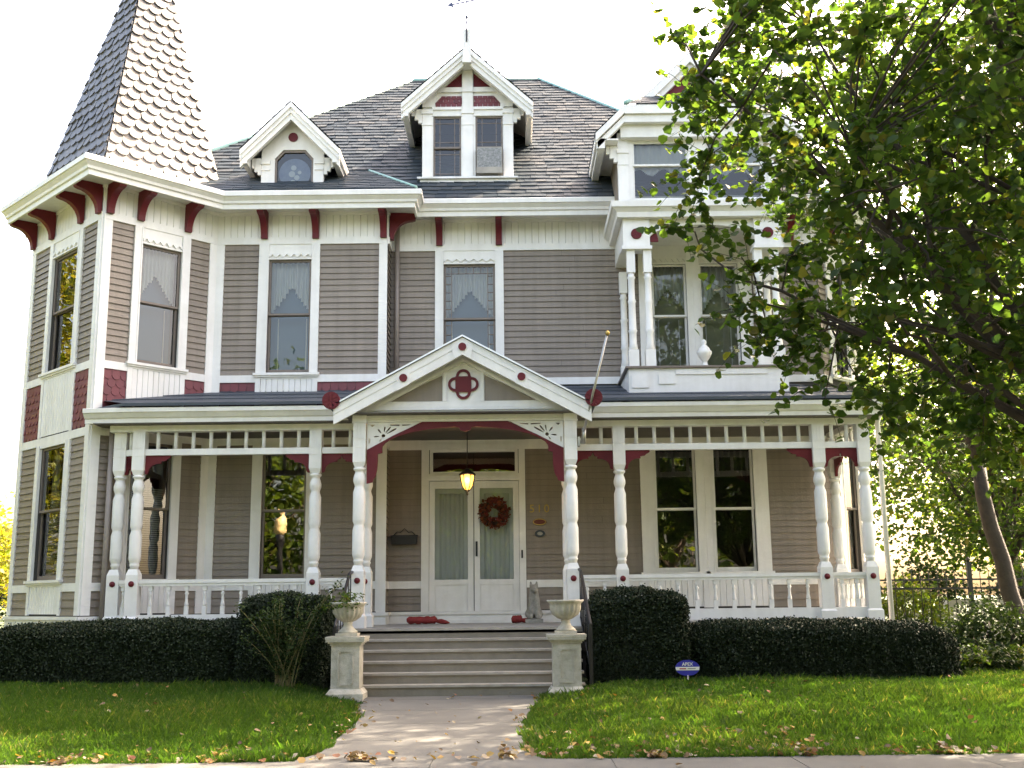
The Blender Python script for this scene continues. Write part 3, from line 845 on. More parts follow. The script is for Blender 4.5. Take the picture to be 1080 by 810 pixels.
for sg in (-1, 1):
    o0 = (XC + sg * 0.11, 10.97); 
    for k in range(6):                                 # sunburst of rays
        def edge(a):
            # point on sloping edge from (0.44,10.97) to (0.11,11.26)
            f = a
            return (XC + sg * (0.44 - 0.33 * f), 10.97 + 0.30 * f)
        p, q = edge(k / 6), edge((k + 0.86) / 6)
        b.prism([o0, p, q], 0.001, 0.012)
    b.prism([o0, (XC + sg * 0.44, 10.97), (XC + sg * 0.11, 11.27)], 0.0005, 0.005)
b.build('sunburst_panel', 'maroon', d)
b = MB(FD)
b.box(XC - 0.085, XC + 0.085, -0.02, 0.40, 11.30, 11.42); b.box(XC - 0.075, XC + 0.075, 0.20, 0.385, 11.42, 11.98)
b.box(XC - 0.085, XC - 0.035, 0.22, 0.37, 11.98, 12.02); b.box(XC + 0.035, XC + 0.085, 0.22, 0.37, 11.98, 12.02)
b.build('king_post', 'white', d)
b = MB(FD); b.box(XC - 0.014, XC + 0.014, 0.386, 0.40, 11.72, 11.99); b.build('finial_slot', 'iron', d)
def small_window(par, u0, u1, z0, z1, meet, fr, grid=True):
    s = MB(fr)
    for a, c, v in ((meet, z1, 0.0), (z0, meet + 0.03, -0.03)):
        s.box(u0, u0 + 0.035, v - 0.04, v, a, c); s.box(u1 - 0.035, u1, v - 0.04, v, a, c); s.box(u0 + 0.035, u1 - 0.035, v - 0.04, v, a, a + 0.035); s.box(u0 + 0.035, u1 - 0.035, v - 0.04, v, c - 0.035, c)
        if grid:
            for uu in (u0 + 0.12, u1 - 0.132): s.box(uu, uu + 0.012, v - 0.03, v - 0.008, a + 0.03, c - 0.03)
            for zz in (a + 0.12, c - 0.14): s.box(u0 + 0.03, u1 - 0.03, v - 0.028, v - 0.010, zz, zz + 0.012)
        s.add([(u0 + .02, v - 0.02, a + .02), (u1 - .02, v - 0.02, a + .02), (u1 - .02, v - 0.02, c - .02), (u0 + .02, v - 0.02, c - .02)], [(0, 1, 2, 3)], 1)
    return s.build('window', ['brown' if grid else 'white', 'glass_hi'], par)
small_window(d, -0.74, -0.21, 9.122, 10.38, 9.74, FD)
small_window(d, 0.06, 0.58, 9.122, 10.38, 9.74, FD)
b = MB(FD)                                              # cheeks and a dark room
b.box(-0.94, -0.90, -3.2, -0.051, 8.8, 10.6); b.build('dormer_cheek', 'slate', d); b = MB(FD); b.box(0.73, 0.77, -3.2, -0.051, 8.8, 10.6)
b.build('dormer_cheek', 'slate', d)
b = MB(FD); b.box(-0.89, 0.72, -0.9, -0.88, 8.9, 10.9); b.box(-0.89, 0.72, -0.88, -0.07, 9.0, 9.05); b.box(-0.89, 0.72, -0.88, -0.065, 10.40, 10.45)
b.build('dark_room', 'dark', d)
# window air conditioner (a thing of its own)
ac = empty('air_conditioner', (0.325, DY - 0.1, 9.17), 'old window air conditioner with a mottled grille in the right-hand centre dormer window', 'air conditioner')
b = MB(FD); b.box(0.085, 0.565, -0.1, 0.15, 9.165, 9.70); b.build('case', 'ac_case', ac)
b = MB(FD); b.box(0.10, 0.55, 0.151, 0.158, 9.30, 9.68); b.build('grille', 'ac', ac)
b = MB(FD); b.box(0.08, 0.57, 0.151, 0.20, 9.165, 9.285); b.build('drip_pan', 'ac_case', ac)
# weathervane
wv = empty('weathervane', (XC, DY - 0.30, 12.02), 'dark metal weathervane with compass letters on the centre dormer finial', 'weathervane')
yv = DY - 0.30
b = MB(); b.tube([(XC, yv, 11.98), (XC, yv, 12.62)], 0.011, 6); b.lathe([(0.01, 12.24), (0.035, 12.27), (0.02, 12.30), (0.01, 12.31)], XC, yv, 8); b.build('spindle', 'vane', wv)
b = MB(); b.tube([(XC - 0.24, yv, 12.30), (XC + 0.24, yv, 12.30)], 0.006, 5); b.tube([(XC, yv - 0.24, 12.30), (XC, yv + 0.24, 12.30)], 0.006, 5); b.build('compass_arm', 'vane', wv)
text('letter', 'E', 0.11, 'vane', wv, (-0.26, 0, 0.27)); text('letter', 'W', 0.11, 'vane', wv, (0.26, 0, 0.27))
text('letter', 'S', 0.11, 'vane', wv, (0, -0.26, 0.27)); text('letter', 'N', 0.11, 'vane', wv, (0, 0.26, 0.27))
b = MB((XC, yv, R(14)))
def tilt(x, z): return (x * 0.94 - z * 0.33, 12.60 + x * 0.33 + z * 0.94)
b.prism([tilt(-0.32, -0.012), tilt(0.32, -0.012), tilt(0.32, 0.012), tilt(-0.32, 0.012)], -0.006, 0.006)
b.prism([tilt(-0.40, 0), tilt(-0.29, -0.06), tilt(-0.29, 0.06)], -0.006, 0.006)
b.prism([tilt(0.28, 0.0), tilt(0.36, 0.05), tilt(0.33, 0.0), tilt(0.36, -0.05)], -0.006, 0.006)
b.prism([tilt(-0.16, 0.03), tilt(-0.05, 0.06), tilt(-0.13, 0.18), tilt(-0.18, 0.14)], -0.006, 0.006)
b.prism([tilt(-0.08, 0.05), tilt(0.06, 0.08), tilt(0.16, 0.16), tilt(0.05, 0.14)], -0.006, 0.006)
b.prism([tilt(0.13, 0.12), tilt(0.26, 0.20), tilt(0.17, 0.17)], -0.006, 0.006)
b.build('arrow', 'vane', wv)

# left dormer with the round-topped medallion light
d = empty('dormer', (0, 0, 0), parent=house)
d['label'] = 'small left dormer with a clipped-top window and maroon disc'
DY = 1.42; FD = (0, DY, 0); XC = -3.275
gable_roof(d, XC, 0.90, 9.40, 10.32, DY - 0.36, 3.3)
b = MB(FD)
w0, w1, zt = -3.60, -2.895, 9.50
b.box(XC - 0.57, w0, -0.05, 0.04, 8.66, 9.42); b.box(w1, XC + 0.57, -0.05, 0.04, 8.66, 9.42)
b.prism([(XC - 0.57, 9.42), (w0, 9.42), (w0, 9.33), (w0 + 0.15, zt), (w1 - 0.15, zt), (w1, 9.33), (w1, 9.42), (XC + 0.57, 9.42), (XC + 0.57, 9.50), (XC, 10.10), (XC - 0.57, 9.50)], -0.05, 0.038)
for sg in (-1, 1):
    x = XC + sg * 0.49
    b.box(x - 0.085, x + 0.085, 0.041, 0.07, 9.22, 9.29); b.box(x - 0.08, x + 0.08, 0.041, 0.06, 9.10, 9.13)
    for dx, dz in ((0.0, 0.0), (0.06, 0.06), (0.11, 0.13)):
        xx = XC + sg * (0.575 + dx); b.box(min(xx, xx + sg * 0.06), max(xx, xx + sg * 0.06), -0.02, 0.04, 9.02 + dz, 9.34)
b.box(XC - 0.62, XC + 0.62, -0.04, 0.12, 8.62, 8.66)
b.build('dormer_front', 'white', d)
b = MB(FD)
oc = [(w0, 8.67), (w1, 8.67), (w1, 9.33), (w1 - 0.15, zt), (w0 + 0.15, zt), (w0, 9.33)]
cx0, cz0 = XC + 0.027, 9.06
inn = [(cx0 + (x - cx0) * 0.90, cz0 + (z - cz0) * 0.90) for x, z in oc]
for i in range(6):
    j = (i + 1) % 6
    b.prism([oc[i], oc[j], inn[j], inn[i]], -0.03, 0.015)
b.add([(x, -0.02, z) for x, z in oc], [tuple(range(6))], 1)
b.build('window', ['brown', 'glass_hi'], d)
b = MB(FD); b.add([(x, -0.06, z) for x, z in oc], [tuple(range(6))]); b.disc(cx0, 9.07, 0.29, -0.05, -0.045, 28, 1)
for k, (dx, dz, r_) in enumerate(((-0.02, 0.14, 0.05), (-0.05, 0.02, 0.06), (0.04, -0.05, 0.05), (-0.03, -0.14, 0.05), (0.09, 0.05, 0.035))):
    b.disc(cx0 + dx, 9.04 + dz, r_, -0.044, -0.04, 12, 2)
b.build('medallion', ['dark', 'medal', 'medal_white'], d)
b = MB(FD); b.disc(XC, 9.74, 0.088, 0.039, 0.06, 24); b.build('rosette', 'maroon', d)
b = MB(FD); b.box(XC - 0.56, XC - 0.52, -1.6, -0.051, 8.5, 9.5); b.build('dormer_cheek', 'slate', d); b = MB(FD); b.box(XC + 0.52, XC + 0.56, -1.6, -0.051, 8.5, 9.5); b.build('dormer_cheek', 'slate', d)

# right dormer over the balcony: clipped gable with a small gable above
d = empty('dormer', (0, 0, 0), parent=house)
d['label'] = 'wide right dormer with a clipped gable, half hidden by leaves'
DY = 0.62; FD = (0, DY, 0); XC = 4.0
b = MB()
for sgn in (-1, 1):
    c45 = math.sqrt(0.5)
    fn = lambda s, t, n, sgn=sgn: (XC + sgn * (1.80 - t * c45 + n * c45), 0.30 + s, 9.30 + t * c45 + n * c45)
    ln = 1.80 / c45
    scales(b, fn, lambda t: 0.0 if t < 0.70 else 0.62, lambda t: 4.6, 0, ln, 0.25, 0.165, 0.012, False, tilt=0.02)
    b.add([fn(0, 0, -.012), fn(4.6, 0, -.012), fn(4.6, 0.72, -.012), fn(0, 0.72, -.012)], [(0, 1, 2, 3)], raw=True)
    b.add([fn(0.6, 0.72, -.012), fn(4.6, 0.72, -.012), fn(4.6, ln, -.012), fn(0.6, ln, -.012)], [(0, 1, 2, 3)], raw=True)
pent = lambda s, t, n: (s, 0.27 + t * 0.83, 9.82 + t * 0.55 + n)
scales(b, pent, lambda t: XC - 1.27 + t * 0.45, lambda t: XC + 1.27 - t * 0.45, 0, 0.80, 0.25, 0.165, 0.012, False, tilt=0.02)
b.add([pent(XC - 1.27, 0, -.01), pent(XC + 1.27, 0, -.01), pent(XC + 0.9, 0.8, -.01), pent(XC - 0.9, 0.8, -.01)], [(0, 1, 2, 3)], raw=True)
b.build('dormer_roof', 'slate', d)
b = MB(); 
for sg in (-1, 1): b.tube([pent(XC + sg * 1.27, 0, 0.01), pent(XC + sg * 0.91, 0.8, 0.01)], 0.045, 6)
b.build('ridge_flashing', 'copper', d)
b = MB()
def band(x0, z0, x1, z1, th, y0, y1):
    b.add([(x0, y0, z0), (x1, y0, z1), (x1, y0, z1 - th), (x0, y0, z0 - th), (x0, y1, z0), (x1, y1, z1), (x1, y1, z1 - th), (x0, y1, z0 - th)],
          [(0, 1, 2, 3), (7, 6, 5, 4), (0, 4, 5, 1), (1, 5, 6, 2), (2, 6, 7, 3), (3, 7, 4, 0)])
for sg in (-1, 1):
    band(XC + sg * 1.80, 9.28, XC + sg * 1.28, 9.80, 0.14, 0.28, 0.38); band(XC + sg * 1.78, 9.13, XC + sg * 1.28, 9.63, 0.12, 0.33, 0.45)
    band(XC + sg * 0.95, 10.13, XC, 11.08, 0.18, 0.86, 0.98); band(XC + sg * 0.95, 9.96, XC, 10.91, 0.14, 0.92, 1.05)
    x0, x1 = XC + sg * 1.77, XC + sg * 1.80; b.box(min(x0, x1), max(x0, x1), 0.3, 3.0, 9.12, 9.27)
    x0, x1 = XC + sg * 1.64, XC + sg * 1.765; b.box(min(x0, x1), max(x0, x1), 0.33, 3.0, 9.02, 9.20)
    x0, x1 = XC + sg * 1.40, XC + sg * 1.65; b.box(min(x0, x1), max(x0, x1), 0.33, 3.0, 9.17, 9.195)
b.box(XC - 1.28, XC + 1.28, 0.28, 0.38, 9.64, 9.80); b.box(XC - 1.28, XC + 1.28, 0.33, 0.48, 9.50, 9.638)
b.box(XC - 1.35, XC + 1.35, 0.45, 0.60, 9.27, 9.498)
b.build('rake_board', 'white', d)
b = MB(); b.add([(XC - 0.80, 1.0, 10.02), (XC + 0.80, 1.0, 10.02), (XC, 1.0, 10.85)], [(0, 1, 2)]); b.build('gable_panel', 'maroon', d)
b = MB(FD)
for sg in (-1, 1):
    x = XC + sg * 1.31; b.box(x - 0.09, x + 0.09, -0.06, 0.06, 8.05, 9.40); b.box(x - 0.10, x + 0.10, -0.06, 0.08, 9.02, 9.09); b.box(x - 0.095, x + 0.095, -0.06, 0.07, 8.80, 8.83)
    for dx, dz in ((0.0, 0.0), (0.07, 0.07), (0.13, 0.15)):
        xx = XC + sg * (1.40 + dx); b.box(min(xx, xx + sg * 0.07), max(xx, xx + sg * 0.07), -0.02, 0.05, 8.86 + dz, 9.16)
b.box(XC - 1.22, XC + 1.22, -0.05, 0.02, 9.25, 9.42); b.box(XC - 1.22, XC + 1.22, -0.05, 0.02, 8.05, 8.18); b.box(XC - 0.16, XC + 0.16, -0.05, 0.03, 8.18, 9.25)
b.box(XC - 1.221, XC - 1.14, -0.05, 0.022, 8.18, 9.25); b.box(XC + 1.14, XC + 1.221, -0.05, 0.022, 8.18, 9.25)
b.build('dormer_front', 'white', d)
small_window(d, XC - 1.14, XC - 0.16, 8.18, 9.25, 8.80, FD, False); small_window(d, XC + 0.16, XC + 1.14, 8.18, 9.25, 8.80, FD, False)
b = MB(FD)
for sx in (-1.14, 0.16):
    n = 40
    for i in range(n):
        a, c = XC + sx + 0.98 * i / n, XC + sx + 0.98 * (i + 1) / n
        va, vc = -0.12 + 0.015 * math.sin(i * 1.1), -0.12 + 0.015 * math.sin((i + 1) * 1.1)
        zb = 8.72 + 0.06 * math.sin(i * 0.35)
        b.add([(a, va, zb), (c, vc, zb), (c, vc, 9.25), (a, va, 9.25)], [(0, 1, 2, 3)], sm=True)
b.build('curtain', 'curtain', d)
b = MB(FD); b.box(XC - 1.40, XC - 1.36, -2.6, -0.06, 8.0, 9.3); b.build('dormer_cheek', 'taupe', d); b = MB(FD); b.box(XC + 1.36, XC + 1.40, -2.6, -0.06, 8.0, 9.3); b.build('dormer_cheek', 'taupe', d)
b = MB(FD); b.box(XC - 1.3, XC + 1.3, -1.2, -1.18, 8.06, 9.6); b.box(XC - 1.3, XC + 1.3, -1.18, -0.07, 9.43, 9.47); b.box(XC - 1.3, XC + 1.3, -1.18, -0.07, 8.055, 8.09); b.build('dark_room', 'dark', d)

# ---- second floor balcony
bal = empty('balcony', (0, 0, 0), parent=house)
BX0, BX1, BY = 2.66, 5.34, 0.45
b = MB()
b.box(BX0, BX1, BY, 2.0, 4.55, 5.13)
b.box(BX0 + 0.05, BX0 + 0.33, BY - 0.02, BY - 0.001, 4.80, 5.02); b.box(BX0 + 0.50, BX0 + 0.78, BY - 0.02, BY - 0.001, 4.86, 5.02); b.box(BX0 + 0.79, BX1 - 0.35, BY - 0.02, BY - 0.001, 5.02, 5.11)
b.build('balcony_apron', 'white', bal)
b = MB(); b.box(BX0 - 0.05, BX1 + 0.05, BY - 0.05, 2.0, 5.132, 5.165); b.build('balcony_deck', 'brown', bal)
def column_mesh():
    b = MB()
    h = 0.085
    b.box(-h, h, -h, h, 0, 0.30)
    b.lathe([(0.06, 0.30), (0.078, 0.33), (0.065, 0.42), (0.062, 0.60), (0.078, 0.64), (0.066, 0.67), (0.060, 1.12), (0.072, 1.16), (0.058, 1.20), (0.056, 1.55), (0.074, 1.58), (0.056, 1.61), (0.056, 1.66)], seg=12)
    b.box(-0.07, 0.07, -0.07, 0.07, 1.66, 2.06)
    return b.build('balcony_column', 'white', bal, loc=(0, 0, 0))
c0 = column_mesh(); first = True
for x, y in ((2.765, 0.56), (3.05, 0.56), (4.95, 0.56), (5.235, 0.56), (2.76, 1.88), (5.24, 1.88), (5.235, 1.2)):
    o = c0 if first else dup(c0, (0, 0, 0), bal); first = False
    o.location = (x, y, 5.166)
b = MB()
for x0, x1 in ((2.64, 3.10), (4.90, 5.36)):
    b.box(x0, x1, 0.46, 0.70, 7.285, 7.77); b.box(x0 - 0.03, x1 + 0.03, 0.43, 0.73, 7.225, 7.284)
b.box(2.64, 2.88, 0.71, 2.0, 7.36, 7.77); b.box(5.12, 5.36, 0.71, 2.0, 7.36, 7.77)
arc = [(3.101, 7.769), (3.101, 7.44)] + [(4.0 - 0.899 * math.cos(a), 7.44 + 0.24 * math.sin(a)) for a in np.linspace(0.05, math.pi - 0.05, 18)] + [(4.899, 7.44), (4.899, 7.769)]
fr_b = (0, 0.58, 0); c = MB(fr_b); c.prism(arc, -0.06, 0.06); b.v += []; 
b.add(c.v, c.f, raw=True)
b.sweep([(2.64, 2.0), (2.64, 0.46), (5.36, 0.46), (5.36, 2.0)], [(0.0, 7.772), (0.10, 7.772), (0.11, 7.86), (0.17, 7.92), (0.20, 7.93), (0.21, 8.03), (0.10, 8.05), (0.0, 8.06)])
b.box(2.66, 5.34, 0.48, 2.0, 7.775, 7.80)
b.build('entablature', 'white', bal)
for x in (2.87, 5.13):
    b = MB((0, 0.46, 0)); b.disc(x, 7.50, 0.095, 0.001, 0.02, 24)
    for k in range(8):
        a = k * math.pi / 4; b.prism([(x, 7.50), (x + 0.088 * math.cos(a - .3), 7.50 + 0.088 * math.sin(a - .3)), (x + 0.088 * math.cos(a + .3), 7.50 + 0.088 * math.sin(a + .3))], 0.021, 0.028)
    b.build('rosette', 'maroon', bal)
b = MB((0, 0.60, 0)); b.prism([(3.102, 7.40), (3.102, 7.66)] + [(3.102 + 0.16 * math.cos(a), 7.40 + 0.26 * math.sin(a)) for a in np.linspace(math.pi / 2, 0, 8)[1:]], -0.02, 0.015, 0); b.build('arch_bracket', 'maroon', bal)
# pale stone finial standing on the balcony floor
fin = MB(); fin.lathe([(0.075, 0), (0.08, 0.05), (0.045, 0.09), (0.04, 0.13), (0.09, 0.20), (0.125, 0.27), (0.125, 0.31), (0.10, 0.33), (0.085, 0.37), (0.05, 0.41), (0.03, 0.43), (0.045, 0.47), (0.03, 0.51), (0.0, 0.53)], seg=16)
o = fin.build('urn_finial', 'sign_white', None, loc=(4.0, 0.75, 5.166)); tag(o, 'small white covered urn standing on the upper balcony between its windows', 'urn')

# ------------------------------------------------------------------ porch
PZ = 0.95
b = MB()
b.box(-5.45, 6.60, -0.19, 1.99, 0.87, PZ); b.box(-1.90, 1.78, -1.0, -0.191, 0.87, PZ - 0.003)
b.build('porch_floor', 'floor', house)
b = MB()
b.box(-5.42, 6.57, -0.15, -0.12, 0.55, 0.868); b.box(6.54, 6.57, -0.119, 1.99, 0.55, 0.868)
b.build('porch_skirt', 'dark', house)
for xa, xb in ((-5.4, -1.9), (1.75, 6.5)):
    b = MB(); x = xa
    while x < xb - 0.05:
        b.box(x, x + 0.05, -0.119, -0.10, 0.05, 0.55); x += 0.12
    for zz in (0.1, 0.22, 0.34, 0.46): b.box(xa, xb, -0.1, -0.085, zz, zz + 0.05)
    b.build('porch_lattice', 'iron', house)
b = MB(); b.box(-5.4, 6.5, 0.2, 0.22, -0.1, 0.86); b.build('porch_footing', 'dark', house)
b = MB(); b.box(-6.0, 6.6, -0.30, 1.99, 4.17, 4.185); b.box(-1.9, 1.8, -1.05, -0.301, 4.17, 4.184)
b.build('porch_ceiling', 'ceil', house)
# posts
def post_mesh():
    b = MB()
    h = 0.098
    b.box(-0.122, 0.122, -0.122, 0.122, 0, 0.17)
    b.add([(-0.122, -0.122, 0.17), (0.122, -0.122, 0.17), (0.122, 0.122, 0.17), (-0.122, 0.122, 0.17), (-h, -h, 0.20), (h, -h, 0.20), (h, h, 0.20), (-h, h, 0.20)], [(0, 1, 5, 4), (1, 2, 6, 5), (2, 3, 7, 6), (3, 0, 4, 7)])
    b.box(-h, h, -h, h, 0.20, 0.84)
    # chamfered shoulder
    k = 0.066
    b.add([(-h, -h, 0.84), (h, -h, 0.84), (h, h, 0.84), (-h, h, 0.84), (-k, -k, 0.93), (k, -k, 0.93), (k, k, 0.93), (-k, k, 0.93)], [(0, 1, 5, 4), (1, 2, 6, 5), (2, 3, 7, 6), (3, 0, 4, 7), (4, 5, 6, 7)])
    prof = [(0.066, 0.92), (0.068, 0.97), (0.078, 0.985), (0.078, 1.0), (0.070, 1.015), (0.078, 1.04), (0.094, 1.08), (0.096, 1.12), (0.096, 1.46), (0.080, 1.52), (0.076, 1.545), (0.094, 1.59), (0.096, 1.62), (0.096, 2.04), (0.076, 2.10), (0.070, 2.13),
            (0.080, 2.16), (0.094, 2.20), (0.095, 2.25), (0.082, 2.30), (0.068, 2.34), (0.072, 2.365), (0.094, 2.38), (0.094, 2.41), (0.08, 2.42)]
    b.lathe(prof, seg=14)
    b.add([(-0.07, -0.07, 2.42), (0.07, -0.07, 2.42), (0.07, 0.07, 2.42), (-0.07, 0.07, 2.42), (-0.097, -0.097, 2.50), (0.097, -0.097, 2.50), (0.097, 0.097, 2.50), (-0.097, 0.097, 2.50)], [(0, 1, 5, 4), (1, 2, 6, 5), (2, 3, 7, 6), (3, 0, 4, 7), (0, 3, 2, 1)])
    b.box(-0.097, 0.097, -0.097, 0.097, 2.50, 3.12)
    b.box(-0.102, 0.102, -0.102, 0.102, 2.72, 2.728); b.box(-0.102, 0.102, -0.102, 0.102, 2.84, 2.848)
    for i in (-1, 0, 1): b.box(i * 0.052 - 0.020, i * 0.052 + 0.020, -0.104, -0.0975, 2.86, 3.10)
    return b.build('porch_post', 'white', house, loc=(0, 0, 0))
post0 = post_mesh()
ro = MB(); ro.lathe([(0.046, -0.005), (0.046, 0.010), (0.036, 0.022), (0.0, 0.026)], seg=16)
ros0 = ro.build('rosette', 'maroon', post0, loc=(0, -0.098, 0.70)); ros0.rotation_euler = (R(90), 0, 0)
POSTS = [(-5.32, 0, 1), (-5.655, 0.10, 1), (-2.475, 0, 1), (2.41, 0, 1), (5.62, 0, 1), (6.345, 0, 1), (6.33, 1.60, 1), (-1.65, 0.0, 1), (1.57, 0.0, 1), (-1.665, -0.75, 1), (1.595, -0.75, 1)]
for i, (x, y, r_) in enumerate(POSTS):
    o = post0 if i == 0 else dup(post0, (0, 0, 0), house)
    o.location = (x, y, PZ)
# extra portico collar blocks (the front posts run up to the gable)
b = MB()
for x in (-1.665, 1.595): b.box(x - 0.107, x + 0.107, -0.857, -0.643, 4.075, 4.33); b.box(x - 0.115, x + 0.115, -0.865, -0.635, 4.055, 4.0745)
b.build('post_cap', 'white', house)
# rails, balusters, spindles, red brackets
def bal_mesh():
    b = MB(); b.box(-0.03, 0.03, -0.03, 0.03, 0, 0.13)
    b.lathe([(0.028, 0.13), (0.034, 0.15), (0.022, 0.21), (0.021, 0.30), (0.033, 0.325), (0.022, 0.345), (0.022, 0.37)], seg=10)
    b.box(-0.03, 0.03, -0.03, 0.03, 0.37, 0.44)
    return b.build('baluster', 'white', house, loc=(0, 0, 0))
bal0 = bal_mesh(); bal_used = False
sp_ = MB(); sp_.lathe([(0.031, 0), (0.031, 0.285)], seg=12); sp0 = sp_.build('spindle', 'white', house, loc=(0, 0, 0)); sp_used = False
def red_bracket(fr, u, sgn, L=0.40, z1=3.688):
    b = MB(fr)
    pl = [(u, z1), (u, z1 - 0.30), (u + sgn * 0.035, z1 - 0.30)]
    for i in range(8):
        a = math.pi / 2 * i / 7
        pl.append((u + sgn * (0.05 + 0.17 * (1 - math.cos(a))), z1 - 0.27 + 0.14 * math.sin(a)))
    f = (L - 0.22)
    pl += [(u + sgn * 0.25, z1 - 0.13), (u + sgn * 0.25, z1 - 0.095), (u + sgn * (0.25 + f * 0.4), z1 - 0.085), (u + sgn * (0.25 + f * 0.55), z1 - 0.06), (u + sgn * L, z1 - 0.03), (u + sgn * L, z1)]
    b.prism(pl, -0.022, 0.022); b.build('spandrel_bracket', 'maroon', house)
def bay(p, q, nb, brL=0.40):
    global bal_used, sp_used
    ang = math.atan2(q[1] - p[1], q[0] - p[0]); L = math.hypot(q[0] - p[0], q[1] - p[1])
    fr = (p[0], p[1], ang); h = 0.099
    b = MB(fr)
    b.box(h, L - h, -0.045, 0.045, 1.615, 1.655); b.box(h, L - h, -0.058, 0.058, 1.656, 1.712); b.build('handrail', 'white', house)
    b = MB(fr); b.box(h, L - h, -0.05, 0.05, 1.01, 1.17); b.build('bottom_rail', 'white', house)
    b = MB(fr); b.box(h, L - h, -0.05, 0.05, 3.69, 3.79); b.build('frieze_rail', 'white', house)
    t = MB(fr)
    for i in range(nb):
        u = L * (i + 1) / (nb + 1)
        x, y, _ = t.P(u, 0, 0)
        o = bal0 if not bal_used else dup(bal0, (0, 0, 0), house); bal_used = True
        o.location = (x, y, 1.172); o.rotation_euler = (0, 0, ang)
        o = sp0 if not sp_used else dup(sp0, (0, 0, 0), house); sp_used = True
        o.location = (x, y, 3.788)
    red_bracket(fr, h - 0.002, 1, min(brL, (L - 2 * h) / 2 + 0.001)); red_bracket(fr, L - h + 0.002, -1, min(brL, (L - 2 * h) / 2 + 0.001))
bay((-5.655, 0.10), (-5.32, 0), 1); bay((-5.32, 0), (-2.475, 0), 9); bay((-2.475, 0), (-1.65, 0), 2)
bay((1.57, 0), (2.41, 0), 2); bay((2.41, 0), (5.62, 0), 10); bay((5.62, 0), (6.345, 0), 2); bay((6.345, 0), (6.33, 1.6), 5)
# beam and porch cornice
for bx in ([(-5.80, -1.772, -0.085, 0.085), (-1.772, -1.56, -0.64, 0.085)], [(1.70, 6.43, -0.085, 0.085), (6.26, 6.43, 0.086, 1.7), (1.488, 1.70, -0.64, 0.085)]):
    b = MB()
    for q in bx: b.box(*q, 4.072, 4.25)
    b.build('porch_beam', 'white', house)
pp = [(0.0, 4.20), (0.22, 4.20), (0.22, 4.185), (0.27, 4.185), (0.275, 4.255), (0.30, 4.265), (0.35, 4.335), (0.37, 4.345), (0.375, 4.41), (0.34, 4.42), (0.0, 4.42)]
b = MB(); b.sweep([(-6.13, 0.02), (-5.36, -0.04), (-1.86, -0.04)], pp); b.build('porch_cornice', 'white', house)
b = MB(); b.sweep([(1.80, -0.04), (6.41, -0.04), (6.41, 2.0)], pp); b.build('porch_cornice', 'white', house)
# porch roof in three lapped courses
b = MB(); px0, px1 = -5.50, 6.84
for k in range(4):
    y0, y1 = -0.44 + k * 0.64, -0.44 + (k + 1) * 0.64 + 0.04
    z0, z1 = 4.475 + k * 0.178 + 0.006, 4.475 + (k + 1) * 0.178 + 0.0
    e0, e1 = px1 - max(0, y0 + 0.44) * 0.5, px1 - max(0, y1 + 0.44) * 0.5
    b.add([(px0 - (0.62 if k else 0), y0, z0), (e0, y0, z0), (e1, y1, z1), (px0 - 0.62, y1, z1), (px0 - (0.62 if k else 0), y0, z0 - (0.05 if k == 0 else 0.012)), (e0, y0, z0 - (0.05 if k == 0 else 0.012))], [(0, 1, 2, 3), (4, 5, 1, 0)])
b.add([(px0, -0.44, 4.475), (px0 - 0.64, 0.02, 4.475), (px0 - 0.64, 1.0, 4.70)], [(0, 1, 2)]); b.add([(px0, -0.44, 4.43), (px0 - 0.64, 0.02, 4.43), (px0 - 0.64, 0.02, 4.475), (px0, -0.44, 4.481)], [(0, 1, 2, 3)])
b.add([(px1, -0.44, 4.478), (px1, 3.2, 4.478), (px1 - 1.27, 2.1, 5.18)], [(0, 1, 2)])
b.build('porch_roof', 'roofing', house)

# ---- portico gable
g = empty('portico_gable', (0, 0, 0), parent=house)
GC, GH, GE, GA = -0.06, 1.97, 4.27, 5.335                 # centre, half width, eave z, apex z (roof surface)
gs = (GA - GE) / GH
b = MB()
for sg in (-1, 1):
    x1 = GC + sg * (GH + 0.06)
    ze_ = GE - 0.06 * gs
    b.add([(GC, -1.13, GA + 0.03), (x1, -1.13, ze_ + 0.03), (x1, 2.0, ze_ + 0.03), (GC, 2.0, GA + 0.03), (GC, -1.13, GA + 0.004), (x1, -1.13, ze_ + 0.004), (x1, 2.0, ze_ + 0.004), (GC, 2.0, GA + 0.004)],
          [(0, 1, 2, 3), (7, 6, 5, 4), (0, 4, 5, 1), (1, 5, 6, 2)])
b.build('gable_roof', 'roofing', g)
b = MB()
for sg in (-1, 1):
    x1 = GC + sg * (GH + 0.07); ze_ = GE - 0.07 * gs
    b.add([(GC, -1.15, GA + 0.034), (x1, -1.15, ze_ + 0.034), (x1, -1.15, ze_ + 0.006), (GC, -1.15, GA + 0.006), (GC, -1.08, GA + 0.036), (x1, -1.08, ze_ + 0.036)], [(0, 1, 2, 3), (0, 4, 5, 1)])
b.build('drip_edge', 'metal_edge', g)
FG = (0, -0.75, 0)
b = MB()
def gband(d0, d1, y0, y1, ext=0.0):
    for sg in (-1, 1):
        x1 = GC + sg * (GH + ext); z1 = GE - ext * gs
        p = [(GC, GA - d0), (x1, z1 - d0), (x1, z1 - d1), (GC, GA - d1)]
        b.add([(x, y0, z) for x, z in p] + [(x, y1, z) for x, z in p], [(0, 1, 2, 3), (7, 6, 5, 4), (0, 4, 5, 1), (2, 6, 7, 3), (1, 5, 6, 2)])
gband(0.0, 0.125, -1.11, -1.05); gband(0.126, 0.275, -1.10, -1.05)
gband(0.05, 0.09, -1.049, 0.3, -0.01)
gband(0.275, 0.33, -0.82, -0.77, -0.25)
